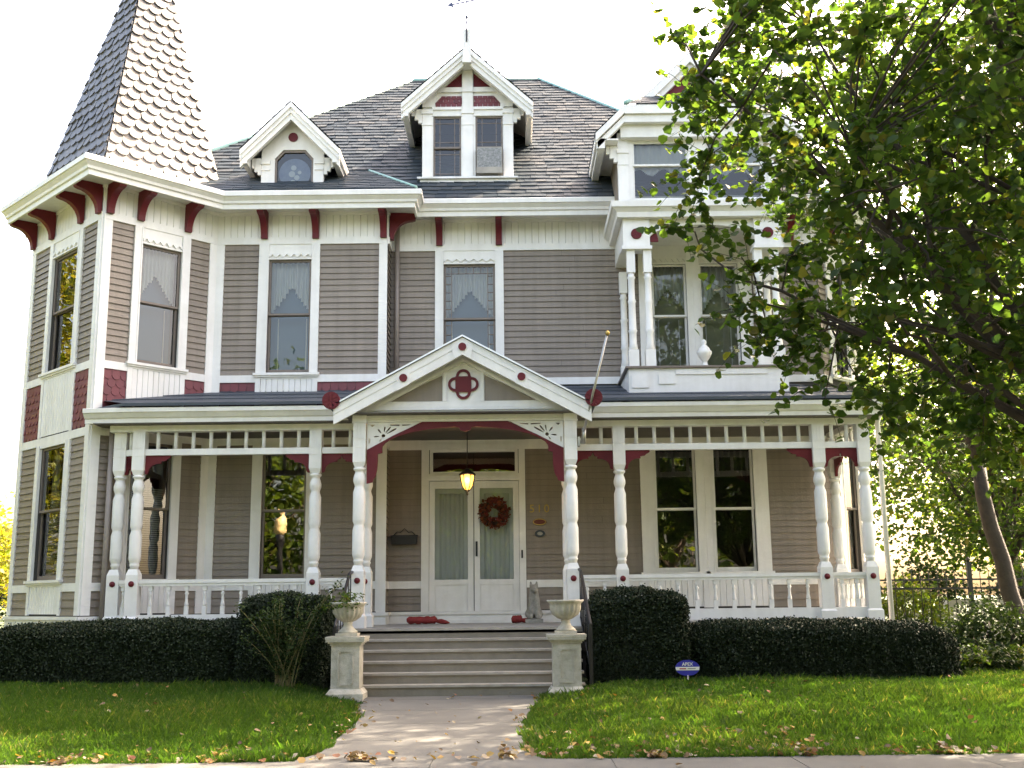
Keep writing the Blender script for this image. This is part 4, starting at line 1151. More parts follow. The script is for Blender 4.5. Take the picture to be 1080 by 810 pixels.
for sg in (-1, 1):                                     # cross blocks on the rakes
    t = 0.46
    xm = GC + sg * GH * t; zm = GA - (GA - GE) * t
    for dx in (0.0,):
        ex, ez = sg * 0.88, -0.475
        c = [(xm - ex * 0.11, zm - ez * 0.11 - 0.005), (xm + ex * 0.11, zm + ez * 0.11 - 0.005), (xm + ex * 0.11, zm + ez * 0.11 - 0.29), (xm - ex * 0.11, zm - ez * 0.11 - 0.29)]
        b.add([(x, -1.118, z) for x, z in c] + [(x, -1.10, z) for x, z in c], [(0, 1, 2, 3), (0, 4, 5, 1), (1, 5, 6, 2), (2, 6, 7, 3), (3, 7, 4, 0)])
b.add([(x, -1.119, z) for x, z in [(GC - 0.17, GA - 0.105), (GC, GA - 0.01), (GC + 0.17, GA - 0.105), (GC + 0.13, GA - 0.345), (GC, GA - 0.275), (GC - 0.13, GA - 0.345)]], [(0, 1, 2, 3, 4, 5)])
b.build('rake_board', 'white', g)
b = MB(FG)
# tympanum: white field with two taupe triangles
b.prism([(GC - 1.75, 4.30), (GC + 1.75, 4.30), (GC, 5.25)], -0.02, 0.02)
for k in range(1, 5): b.box(GC - 0.27 + k * 0.108 - 0.003, GC - 0.27 + k * 0.108 + 0.003, 0.0205, 0.024, 4.44, 4.96)
b.box(GC - 0.32, GC - 0.26, 0.0205, 0.05, 4.385, 4.98); b.box(GC + 0.26, GC + 0.32, 0.0205, 0.05, 4.385, 4.98)
b.box(GC - 1.52, GC + 1.53, 0.0205, 0.06, 4.30, 4.38)
b.box(-1.557, 1.487, -0.10, 0.085, 4.245, 4.299); b.box(-1.557, 1.487, -0.10, 0.06, 4.15, 4.244); b.box(-1.557, 1.487, -0.10, 0.075, 4.11, 4.149); b.box(-1.557, 1.487, -0.10, 0.04, 4.072, 4.109)
b.build('tympanum', 'white', g)
b = MB(FG)
for sg in (-1, 1):
    b = MB(FG); b.prism([(GC + sg * 0.33, 4.395), (GC + sg * 1.20, 4.395), (GC + sg * 0.33, 4.80)], 0.021, 0.027)
    b.build('gable_panel', 'taupe', g)
b = MB(FG)
qx, qz = GC, 4.655
b.prism([(qx - 0.125, qz - 0.125), (qx + 0.125, qz - 0.125), (qx + 0.125, qz + 0.125), (qx - 0.125, qz + 0.125)], 0.03, 0.055)
for k in range(4):
    a0 = k * math.pi / 2
    ox, oz = qx + 0.125 * math.cos(a0), qz + 0.125 * math.sin(a0)
    n = 14; an = np.linspace(a0 - math.pi / 2 - 0.15, a0 + math.pi / 2 + 0.15, n)
    for i in range(n - 1):
        ps = [(ox + r_ * math.cos(an[i + j]), oz + r_ * math.sin(an[i + j])) for r_, j in ((0.115, 0), (0.115, 1), (0.073, 1), (0.073, 0))]
        b.prism(ps, 0.03, 0.05)
b.build('quatrefoil', 'maroon', g)
for x, z, r_, y in ((GC, GA - 0.155, 0.062, -1.12), (GC - GH * 0.46, GA - (GA - GE) * 0.46 - 0.145, 0.062, -1.119), (GC + GH * 0.46, GA - (GA - GE) * 0.46 - 0.145, 0.062, -1.119)):
    b = MB((0, y, 0)); b.disc(x, z, r_, 0.0, 0.022, 24); b.build('rosette', 'maroon', g)
for sg in (-1, 1):
    x, z = GC + sg * (GH + 0.035), 4.36
    b = MB((0, -1.10, 0)); b.disc(x, z, 0.135, 0.0, 0.05, 32)
    for k in range(8):
        a = k * math.pi / 4; b.prism([(x + 0.02 * math.cos(a), z + 0.02 * math.sin(a)), (x + 0.12 * math.cos(a - .28), z + 0.12 * math.sin(a - .28)), (x + 0.12 * math.cos(a + .28), z + 0.12 * math.sin(a + .28))], 0.051, 0.06)
    b.build('rosette', 'maroon', g)
# arch
b = MB(FG)
outer = [(-1.556, 3.64), (-1.15, 3.86), (-0.70, 4.070), (0.62, 4.070), (1.07, 3.86), (1.486, 3.64)]
inner = [(1.486, 3.12), (1.395, 3.14)] + [(1.388 - 0.07 * math.sin(a), 3.19 + 0.28 * (1 - math.cos(a))) for a in np.linspace(0.1, math.pi / 2, 6)] + [(1.318, 3.58), (1.25, 3.595), (1.25, 3.66)]
inner += [(-0.035 + 1.29 * math.cos(a), 3.655 + 0.335 * math.sin(a)) for a in np.linspace(0.12, math.pi / 2 - 0.12, 9)]
inner += [(0.06, 3.975), (0.045, 3.935), (-0.035, 3.91), (-0.115, 3.935), (-0.13, 3.975)]
mir = [(-0.07 - x, z) for x, z in inner[:-5]][::-1]
b.prism(outer + inner + mir, -0.03, 0.03)
b.build('portico_arch', 'maroon', g)
# pierced spandrels: sawn panels with real cut-outs
from mathutils.geometry import tessellate_polygon
def drop(c, a, r0, L, w, n=10):
    """teardrop cut-out pointing along angle a"""
    out = []
    for i in range(n):
        t = 2 * math.pi * i / n
        l = r0 + L * (0.5 - 0.5 * math.cos(t)); k = w * math.sin(t) * (0.35 + 0.65 * (0.5 - 0.5 * math.cos(t)))
        out.append((c[0] + l * math.cos(a) - k * math.sin(a), c[1] + l * math.sin(a) + k * math.cos(a)))
    return out
for sg in (-1, 1):
    b = MB(FG); cx_ = -0.035; c = (1.27, 3.86)
    loops = [[(1.521, 3.645), (1.521, 4.069), (0.69, 4.069)]]
    for a, r0, L, w in ((1.75, .05, .10, .016), (2.25, .05, .13, .018), (2.62, .05, .19, .020), (0.9, .05, .09, .018), (-0.1, .06, .09, .018), (-1.0, .04, .07, .014)): loops.append(drop(c, a, r0, L, w))
    loops.append([(1.02, 4.035), (1.17, 4.035), (1.17, 4.02), (1.02, 4.012)]); loops.append([(0.83, 4.035), (0.98, 4.035), (0.98, 4.012), (0.88, 4.02)])
    loops.append([(1.40, 4.035), (1.48, 4.035), (1.445, 4.0)]); loops.append([(1.475, 3.74), (1.495, 3.74), (1.495, 3.82), (1.475, 3.82)])
    loops.append([(c[0] + .03 * math.cos(t), c[1] + .03 * math.sin(t)) for t in np.linspace(0, 5.4, 8)])
    tri = tessellate_polygon([[Vector((x, z, 0)) for x, z in lp_] for lp_ in loops])
    fl = [q for lp_ in loops for q in lp_]; N = len(fl)
    pts = [(cx_ + sg * x, -0.012, z) for x, z in fl] + [(cx_ + sg * x, 0.014, z) for x, z in fl]
    fs = [tuple(t) for t in tri] + [tuple(N + k for k in t) for t in tri]
    o_ = 0
    for lp_ in loops:
        q = len(lp_); fs += [(o_ + i, o_ + (i + 1) % q, N + o_ + (i + 1) % q, N + o_ + i) for i in range(q)]; o_ += q
    b.add(pts, fs); b.build('pierced_spandrel', 'white', g)

# ---- steps
b = MB()
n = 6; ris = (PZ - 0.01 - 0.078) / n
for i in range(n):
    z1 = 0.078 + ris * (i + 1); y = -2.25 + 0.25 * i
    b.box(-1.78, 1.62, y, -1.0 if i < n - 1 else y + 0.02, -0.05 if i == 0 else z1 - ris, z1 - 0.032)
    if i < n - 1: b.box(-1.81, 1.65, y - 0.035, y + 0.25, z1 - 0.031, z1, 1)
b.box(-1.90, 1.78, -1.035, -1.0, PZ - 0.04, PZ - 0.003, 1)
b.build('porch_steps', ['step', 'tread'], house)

# ---- front door
b = MB(F_CTR)
b.box(-0.935, -0.80, 0, 0.05, PZ + 0.05, 4.10); b.box(0.80, 0.915, 0, 0.05, PZ + 0.05, 4.10)
b.box(-0.80, 0.80, -0.1, 0.045, 3.44, 3.56); b.box(-0.80, 0.80, 0, 0.048, 4.0, 4.10); b.box(-0.84, 0.84, 0.046, 0.07, 3.47, 3.53)
b.box(-1.0, 0.98, -0.1, 0.14, PZ + 0.002, PZ + 0.045); b.box(-0.9, 0.9, -0.1, 0.09, PZ + 0.046, 1.06)
b.build('door_frame', 'white', house)
for sg in (-1, 1):
    b = MB(F_CTR)
    x0, x1 = (-0.795, -0.012) if sg < 0 else (0.002, 0.795)
    b.box(x0, x0 + 0.10, -0.03, 0.015, 1.07, 3.43); b.box(x1 - 0.10, x1, -0.03, 0.015, 1.07, 3.43)
    b.box(x0 + 0.10, x1 - 0.10, -0.03, 0.014, 3.30, 3.43); b.box(x0 + 0.10, x1 - 0.10, -0.03, 0.014, 1.61, 1.70); b.box(x0 + 0.10, x1 - 0.10, -0.03, 0.014, 1.07, 1.14)
    b.box(x0 + 0.10, x1 - 0.10, -0.03, -0.004, 1.14, 1.61)
    b.box(x0 + 0.115, x1 - 0.115, -0.004, 0.006, 1.16, 1.59)
    dr = b.build('door', 'white', house)
    b = MB(F_CTR); b.add([(x0 + 0.09, -0.01, 1.69), (x1 - 0.09, -0.01, 1.69), (x1 - 0.09, -0.01, 3.31), (x0 + 0.09, -0.01, 3.31)], [(0, 1, 2, 3)]); b.build('pane', 'glass_hi', dr)
    b = MB(F_CTR)
    b.box(x0 + 0.08, x0 + 0.17, -0.14, -0.10, 1.5, 3.4); b.box(x1 - 0.17, x1 - 0.08, -0.14, -0.10, 1.5, 3.4); b.box(x0 + 0.17, x1 - 0.17, -0.14, -0.10, 3.22, 3.4)
    b.build('inner_door', 'white', dr)
    b = MB(F_CTR); m_ = 40
    for i in range(m_):
        a, c = x0 + 0.15 + (x1 - x0 - 0.3) * i / m_, x0 + 0.15 + (x1 - x0 - 0.3) * (i + 1) / m_
        b.add([(a, -0.17 + 0.008 * math.sin(i * 0.9), 1.6), (c, -0.17 + 0.008 * math.sin(i * 0.9 + 0.9), 1.6), (c, -0.17 + 0.008 * math.sin(i * 0.9 + 0.9), 3.25), (a, -0.17 + 0.008 * math.sin(i * 0.9), 3.25)], [(0, 1, 2, 3)], sm=True)
    b.build('lace_curtain', 'blind', dr)
    if sg > 0:
        b = MB(F_CTR); b.box(0.025, 0.06, 0.016, 0.05, 2.10, 2.36); b.box(0.03, 0.055, 0.05, 0.07, 2.16, 2.30); b.build('handle', 'iron', dr)
b = MB(F_CTR); b.box(-0.79, -0.735, -0.06, 0.02, 3.56, 4.0); b.box(0.735, 0.79, -0.06, 0.02, 3.56, 4.0); b.box(-0.735, 0.735, -0.06, 0.02, 3.56, 3.60); b.box(-0.735, 0.735, -0.06, 0.02, 3.955, 4.0)
tw = b.build('transom', 'white', house)
b = MB(F_CTR); b.add([(-0.74, -0.03, 3.59), (0.74, -0.03, 3.59), (0.74, -0.03, 3.96), (-0.74, -0.03, 3.96)], [(0, 1, 2, 3)]); b.build('pane', 'glass', tw)
b = MB(F_CTR); b.box(0.83, 0.86, 0.051, 0.07, 2.06, 2.20); b.build('doorbell', 'iron', house)
b = MB(F_WING); b.box(-1.66, -1.50, 0.033, 0.04, 0.96, 4.05); b.build('trim_board', 'white', house)
b = MB(F_CTR); b.box(-1.50, -0.94, 0, 0.05, 4.02, 4.17); b.build('trim_board', 'white', house); b = MB(F_CTR); b.box(0.92, 6.35, 0, 0.05, 4.02, 4.17); b.build('trim_board', 'white', house)

# downspouts
for pts, m_, r_ in (([(-1.40, 1.93, 8.3), (-1.40, 1.93, 4.75)], 'pipe_taupe', 0.045), ([(-5.825, 0.10, 4.25), (-5.825, 0.10, 0.3)], 'pipe_taupe', 0.048), ([(6.70, -0.12, 4.40), (6.62, 0.0, 4.1), (6.62, 0.0, 0.3)], 'white', 0.042)):
    b = MB(); b.tube(pts, r_, 8); b.build('downspout', m_, house)

# ------------------------------------------------------------------ things on and by the porch
# hanging lantern (lit)
ln_ = empty('hanging_lantern', (-0.06, 0.60, 3.07), 'lit black lantern hanging by its rod from the porch ceiling before the door', 'lantern')
lx, ly = -0.06, 0.60
b = MB(); b.tube([(lx, ly, 4.168), (lx, ly, 3.50)], 0.008, 6); b.lathe([(0.05, 4.13), (0.05, 4.168)], lx, ly, 12); b.build('rod', 'iron', ln_)
b = MB(); b.lathe([(0.02, 3.50), (0.05, 3.47), (0.13, 3.41), (0.145, 3.385), (0.10, 3.38)], lx, ly, 12); b.build('cap', 'iron', ln_)
b = MB(); b.lathe([(0.035, 3.14), (0.075, 3.20), (0.10, 3.30), (0.11, 3.379)], lx, ly, 12); b.build('glass_shade', 'lamp_glow', ln_)
b = MB()
for k in range(6):
    a = k * math.pi / 3
    b.tube([(lx + r_ * math.cos(a), ly + r_ * math.sin(a), z) for r_, z in ((0.118, 3.385), (0.106, 3.30), (0.082, 3.20), (0.038, 3.13))], 0.009, 5)
b.lathe([(0.0, 3.04), (0.02, 3.07), (0.012, 3.09), (0.045, 3.13), (0.03, 3.145)], lx, ly, 10); b.build('cage', 'iron', ln_)
lp = bpy.data.lights.new('lantern_bulb', 'POINT'); lp.energy = 1.2; lp.color = (1, 0.6, 0.25); lp.shadow_soft_size = 0.05
lo_ = bpy.data.objects.new('lantern_bulb', lp); COL.objects.link(lo_); lo_.location = (lx, ly - 0.16, 3.28)

# wreath on the right-hand door
wr = empty('wreath', (0.36, 1.93, 2.86), 'autumn wreath of red and orange leaves hanging on the right-hand front door', 'wreath')
n = 900; a = rng.uniform(0, 2 * np.pi, n); ph = rng.uniform(0, 2 * np.pi, n); rr = rng.uniform(0.01, 0.105, n)
rad = 0.19 + rr * np.cos(ph)
C = np.stack([0.36 + rad * np.cos(a), 1.925 + rr * np.sin(ph) * 0.7, 2.86 + rad * np.sin(a)], 1)
leaves('leaf_ring', C, 0.075, 'wreath', wr, droop=0.0, shape='blade2', off=(0.36, 1.93, 2.86))
b = MB((0.36, 1.93, 0)); 
b.tube([(0.19 * math.cos(t), 0.0, 2.86 + 0.19 * math.sin(t)) for t in np.linspace(0, 2 * math.pi, 24)], 0.03, 6); b.build('twig_ring', 'bark', wr)

# house number, plaques, mailbox on the wall by the door
hn = empty('house_number', (1.16, 1.97, 2.92), 'brass house number 510 on the brown siding right of the door', 'house number')
for ch, dx in (('5', -0.13), ('1', 0.0), ('0', 0.13)): text('digit', ch, 0.20, 'brass', hn, (dx, 0, 0), 0.006)
pl = empty('plaque', (1.16, 1.97, 2.69), 'oval reddish plaque just below the house number', 'plaque')
b = MB((0, 1.975, 0)); el = lambda cx, cz, rx, rz, n=28: [(cx + rx * math.cos(2 * math.pi * i / n), cz + rz * math.sin(2 * math.pi * i / n)) for i in range(n)]
b.prism(el(1.16, 2.69, 0.125, 0.062), 0, 0.018); b.build('plate', 'plaque_red', pl)
b = MB((0, 1.957, 0)); [b.prism([e, f, g_, h_], 0, 0.006) for e, f, g_, h_ in zip(el(1.16, 2.69, .120, .058), el(1.16, 2.69, .120, .058)[1:], el(1.16, 2.69, .105, .045)[1:], el(1.16, 2.69, .105, .045))]; b.build('rim', 'brass', pl)
pl = empty('plaque', (1.165, 1.97, 2.485), 'small dark blue oval plaque below the reddish one', 'plaque')
b = MB((0, 1.975, 0)); b.prism(el(1.165, 2.485, 0.09, 0.062), 0, 0.018); b.build('plate', 'plaque_blue', pl)
b = MB((0, 1.957, 0)); b.prism(el(1.165, 2.485, 0.05, 0.032), 0.0005, 0.005); b.build('emblem', 'statue', pl)
mb_ = empty('mailbox', (-1.23, 1.9, 2.33), 'black wall mailbox with a scrolled top left of the front door', 'mailbox')
b = MB(F_CTR); b.prism([(-1.45, 2.32), (-1.01, 2.32), (-1.00, 2.46), (-1.46, 2.46)], 0.03, 0.15); b.box(-1.47, -0.99, 0.03, 0.16, 2.461, 2.48); b.build('box', 'black_box', mb_)
b = MB((0, 1.95, 0)); b.tube([(-1.42, 0, 2.48), (-1.36, 0, 2.54), (-1.30, 0, 2.53), (-1.23, 0, 2.60), (-1.16, 0, 2.53), (-1.10, 0, 2.54), (-1.04, 0, 2.48)], 0.008, 5); b.build('scroll', 'iron', mb_)

# red fabric rolls on the porch floor
for nm, lab, x0, x1, y in (('fabric_roll', 'long red fabric roll lying on the porch floor left of the doors', -1.13, -0.62, 1.42), ('fabric_roll', 'short red fabric bundle on the porch floor right of the doors', 0.66, 0.80, 1.45)):
    b = MB(); k = 14
    b.tube([(x0 + (x1 - x0) * i / k, y + 0.01 * math.sin(i), PZ + 0.068 + 0.004 * math.sin(i * 2.1)) for i in range(k + 1)], [0.03] + [0.062 + 0.006 * math.sin(i * 1.7) for i in range(k - 1)] + [0.035], 10)
    b.tube([(x1, y, PZ + 0.05), (x1 + 0.08, y - 0.02, PZ + 0.045), (x1 + 0.16, y - 0.02, PZ + 0.03), (x1 + 0.22, y - 0.03, PZ + 0.02)], [0.03, 0.042, 0.03, 0.008], 8)
    tag(b.build(nm, 'red_cloth'), lab, 'fabric roll')

# seated dog statue
def skin_figure(name, verts, edges, radii, m, parent, sub=2):
    me = bpy.data.meshes.new(name); off = world_loc(parent)
    me.from_pydata([Vector(v) - off for v in verts], edges, [])
    me.materials.append(M[m])
    o = bpy.data.objects.new(name, me); COL.objects.link(o); o.parent = parent
    sk = o.modifiers.new('skin', 'SKIN'); sk.use_smooth_shade = True
    if not me.skin_vertices:
        bm_layer = me.attributes
    for i, r_ in enumerate(radii):
        me.skin_vertices[0].data[i].radius = (r_, r_)
    me.skin_vertices[0].data[0].use_root = True
    s_ = o.modifiers.new('sub', 'SUBSURF'); s_.levels = sub; s_.render_levels = sub
    return o
def ellipsoid(b, c, r, rot=0, seg=14, rings=9, m=0):
    pts = []
    for j in range(rings + 1):
        th = math.pi * j / rings
        for i in range(seg):
            ph_ = 2 * math.pi * i / seg
            x, y, z = r[0] * math.sin(th) * math.cos(ph_), r[1] * math.sin(th) * math.sin(ph_), r[2] * math.cos(th)
            y, z = y * math.cos(rot) - z * math.sin(rot), y * math.sin(rot) + z * math.cos(rot)
            pts.append((c[0] + x, c[1] + y, c[2] + z))
    b.add(pts, [(j * seg + i, j * seg + (i + 1) % seg, (j + 1) * seg + (i + 1) % seg, (j + 1) * seg + i) for j in range(rings) for i in range(seg)], m, sm=True)
dg = empty('dog_statue', (1.03, 1.35, PZ), 'grey stone statue of a seated dog with upright ears, right of the front doors', 'statue')
b = MB()
dx, dy, dz = 1.03, 1.35, PZ + 0.07
def dog_body():
    # one closed field surface sampled on a grid of rings (front-facing seated dog)
    from mathutils import noise
    mb = bpy.data.metaballs.new('dog_body'); mb.resolution = 0.03; mb.render_resolution = 0.03; mb.threshold = 0.35
    o = bpy.data.objects.new('dog_body', mb); COL.objects.link(o)
    def ball(x, y, z, r):
        e = mb.elements.new(); e.co = (x, y, z); e.radius = r
    for x, y, z, r in ((0, 0.16, 0.12, 0.17), (0, 0.10, 0.20, 0.16), (0, 0.03, 0.29, 0.15), (0, -0.01, 0.36, 0.13), (0, -0.02, 0.43, 0.11), (0, -0.03, 0.50, 0.115), (0, -0.07, 0.495, 0.085), (0, -0.12, 0.485, 0.07), (0, -0.16, 0.48, 0.058),
                       (-0.075, 0.12, 0.08, 0.12), (0.075, 0.12, 0.08, 0.12), (-0.09, 0.02, 0.035, 0.06), (0.09, 0.02, 0.035, 0.06), (-0.09, -0.05, 0.03, 0.055), (0.09, -0.05, 0.03, 0.055)): ball(x, y, z, r)
    for sx in (-1, 1):
        for k in range(8): ball(sx * 0.052, -0.055 - 0.008 * (k == 0), 0.03 + k * 0.036, 0.058)
        ball(sx * 0.052, -0.095, 0.025, 0.05)
        for k in range(4): ball(sx * (0.045 + 0.003 * k), 0.0, 0.56 + k * 0.026, 0.042 - 0.006 * k)
    dep = bpy.context.evaluated_depsgraph_get(); dep.update()
    me = bpy.data.meshes.new_from_object(o.evaluated_get(dep))
    bpy.data.objects.remove(o)
    me.name = 'body'; me.materials.clear(); me.materials.append(M['statue'])
    for p in me.polygons: p.use_smooth = True
    ob = bpy.data.objects.new('body', me); COL.objects.link(ob); ob.parent = dg; ob.location = (0, 0, 0.07)
dog_body()
b.box(dx - 0.15, dx + 0.15, dy - 0.17, dy + 0.24, PZ + 0.002, PZ + 0.068); b.build('plinth', 'statue', dg)

# stone pedestals with urns
def lathe_fluted(b, prof, cx, cy, seg, flute):
    pts = []; k = len(prof)
    for r_, z, fl in prof:
        for i in range(seg):
            a = 2 * math.pi * i / seg
            q = r_ * (1 + fl * math.cos(flute * a))
            pts.append((cx + q * math.cos(a), cy + q * math.sin(a), z + fl * 0.10 * math.cos(flute * a) * (1 if r_ > 0.2 else 0)))
    b.add(pts, [(j * seg + i, j * seg + (i + 1) % seg, (j + 1) * seg + (i + 1) % seg, (j + 1) * seg + i) for j in range(k - 1) for i in range(seg)], sm=True)
for x, lab, lab2 in ((-1.545, 'pale stone pedestal left of the steps beside the rose bush', 'pale stone urn on the left pedestal by the rose bush'), (1.385, 'pale stone pedestal right of the steps beside the trimmed cube hedge', 'pale fluted stone urn on the right pedestal by the black handrail')):
    y = -2.53; z0 = 0.05
    ped = empty('pedestal', (x, y, z0), lab, 'pedestal', 'stone pedestals flanking the steps')
    b = MB(); b.box(x - .245, x + .245, y - .245, y + .245, z0, z0 + .10)
    h0, h1 = .245, .195
    b.add([(x + sx * h0, y + sy * h0, z0 + .10) for sx, sy in ((-1, -1), (1, -1), (1, 1), (-1, 1))] + [(x + sx * h1, y + sy * h1, z0 + .165) for sx, sy in ((-1, -1), (1, -1), (1, 1), (-1, 1))], [(0, 1, 5, 4), (1, 2, 6, 5), (2, 3, 7, 6), (3, 0, 4, 7)]); b.build('base', 'stone', ped)
    b = MB(); b.box(x - .188, x + .188, y - .188, y + .188, z0 + .165, .77)
    fr = (x, y - .1885, 0)
    c = MB(fr)
    pts = [(-.075, .27), (.075, .27), (.075, .29), (.095, .29), (.095, .68), (.075, .68), (.075, .70), (-.075, .70), (-.075, .68), (-.095, .68), (-.095, .29), (-.075, .29)]
    for i in range(12):
        (u0, w0_), (u1, w1_) = pts[i], pts[(i + 1) % 12]
        c.box(min(u0, u1) - .010, max(u0, u1) + .010, 0.0, 0.014 + 0.0007 * i, min(w0_, w1_) - .010, max(w0_, w1_) + .010)
    b.add(c.v, c.f, raw=True)
    b.build('shaft', 'stone', ped)
    b = MB()
    for hh, a, d_ in ((.205, .771, .795), (.228, .796, .818), (.255, .819, .85), (.262, .851, .885)): b.box(x - hh, x + hh, y - hh, y + hh, a, d_)
    b.build('cap', 'stone', ped)
    ur = empty('urn', (x, y, .886), lab2, 'urn', 'stone urns on the pedestals')
    b = MB(); b.box(x - .145, x + .145, y - .145, y + .145, .887, .93); b.lathe([(.135, .931), (.13, .95), (.075, 1.0), (.055, 1.04), (.065, 1.06), (.06, 1.075)], x, y, 20); b.build('foot', 'stone', ur)
    b = MB(); lathe_fluted(b, [(.05, 1.07, 0), (.10, 1.09, .05), (.165, 1.14, .07), (.195, 1.20, .07), (.20, 1.25, .06), (.205, 1.275, .03), (.225, 1.295, .0), (.245, 1.315, .02), (.245, 1.335, .02), (.20, 1.32, 0), (.17, 1.26, 0), (.05, 1.22, 0)], x, y, 72, 18); b.build('bowl', 'stone', ur)

# plant in the left urn
tp_ = empty('trailing_plant', (-1.545, -2.53, 1.26), 'small leafy plant trailing over the rim of the left urn', 'plant')
b = MB(); C = []; rp_ = random.Random(5)
for k in range(13):
    a = rp_.uniform(0, 2 * math.pi); L = rp_.uniform(0.16, 0.34); up_ = rp_.uniform(0.06, 0.24)
    ps = [Vector((-1.545 + math.cos(a) * L * t, -2.53 + math.sin(a) * L * t, 1.26 + up_ * math.sin(t * 2.6) - 0.05 * t * t)) for t in np.linspace(0, 1, 6)]
    b.tube(ps, 0.004, 4)
    for p in ps[1:]:
        for _ in range(5): C.append((p.x + rp_.gauss(0, .025), p.y + rp_.gauss(0, .025), p.z + rp_.gauss(0, .022)))
b.build('stem', 'rose_stem', tp_)
leaves('foliage', np.array(C), 0.048, 'leaf', tp_, shape='blade2', off=(-1.545, -2.53, 1.26))

# iron stair rails
for sg, lab in ((-1, 'black iron handrail on the left of the steps'), (1, 'black iron handrail on the right of the steps')):
    x0, x1 = (-1.74, -1.78) if sg < 0 else (1.68, 1.74)
    hr = empty('iron_handrail', (x1, -2.15, 0.1), lab, 'handrail')
    top = [(x0, -0.86, 1.78), (x0 + 0.3 * (x1 - x0), -1.05, 1.74), (x1, -2.10, 1.05), (x1, -2.18, 0.98)]
    b = MB(); b.tube(top, 0.024, 8); b.build('rail', 'iron', hr)
    b = MB(); b.tube([(x0, -0.95, 1.08), (x1, -2.10, 0.40)], 0.014, 6); b.build('lower_rail', 'iron', hr)
    for k in range(7):
        t = k / 6; y = -1.0 - 1.1 * t; xx = x0 + (x1 - x0) * t
        b = MB(); b.tube([(xx, y, 1.755 - 0.70 * t), (xx, y, 1.06 - 0.66 * t)], 0.010, 5); b.build('iron_baluster', 'iron', hr)
    b = MB(); b.box(x1 - .025, x1 + .025, -2.20, -2.15, 0.05, 1.0); b.build('newel', 'iron', hr)

# flagpole on the right portico post
fp = empty('flagpole', (1.74, -0.80, 3.74), 'bare metal flagpole with a gilt ball leaning out from the right portico post', 'flagpole')
b = MB(); b.tube([(1.755, -0.86, 3.70), (2.13, -1.60, 5.22)], [0.022, 0.017], 8); b.build('pole', 'steel', fp)
b = MB(); ellipsoid(b, (2.14, -1.62, 5.25), (0.035, 0.035, 0.04)); b.build('ball', 'brass', fp)
b = MB(); b.box(1.705, 1.74, -0.85, -0.72, 3.66, 3.80); b.tube([(1.74, -0.80, 3.72), (1.80, -0.88, 3.70), (1.80, -0.95, 3.92)], 0.03, 8); b.build('holder', 'steel', fp)

# oval yard sign
ys = empty('yard_sign', (3.05, -2.20, 0.16), 'blue oval security sign on a thin stake in front of the hedge', 'sign')
b = MB((0, -2.20, 0)); b.prism(el(3.05, 0.405, 0.165, 0.105, 36), -0.006, 0.006)
b.build('board', 'blue', ys)
b = MB((0, -2.207, 0)); b.prism([(2.893, 0.373), (3.207, 0.373), (3.213, 0.418), (2.887, 0.418)], 0, 0.002); b.build('white_band', 'sign_white', ys)
b = MB((0, -2.21, 0)); b.box(2.94, 3.03, 0, 0.001, 0.387, 0.402, 0); b.box(3.05, 3.16, 0, 0.001, 0.39, 0.401, 1); b.build('band_print', ['sign_red', 'statue'], ys)
text('lettering', 'APEX', 0.062, 'sign_white', ys, (0, -0.009, 0.292), 0.001, font_bold=0.001)
b = MB(); b.tube([(3.055, -2.20, 0.10), (3.05, -2.20, 0.31)], 0.009, 6); b.build('stake', 'steel', ys)

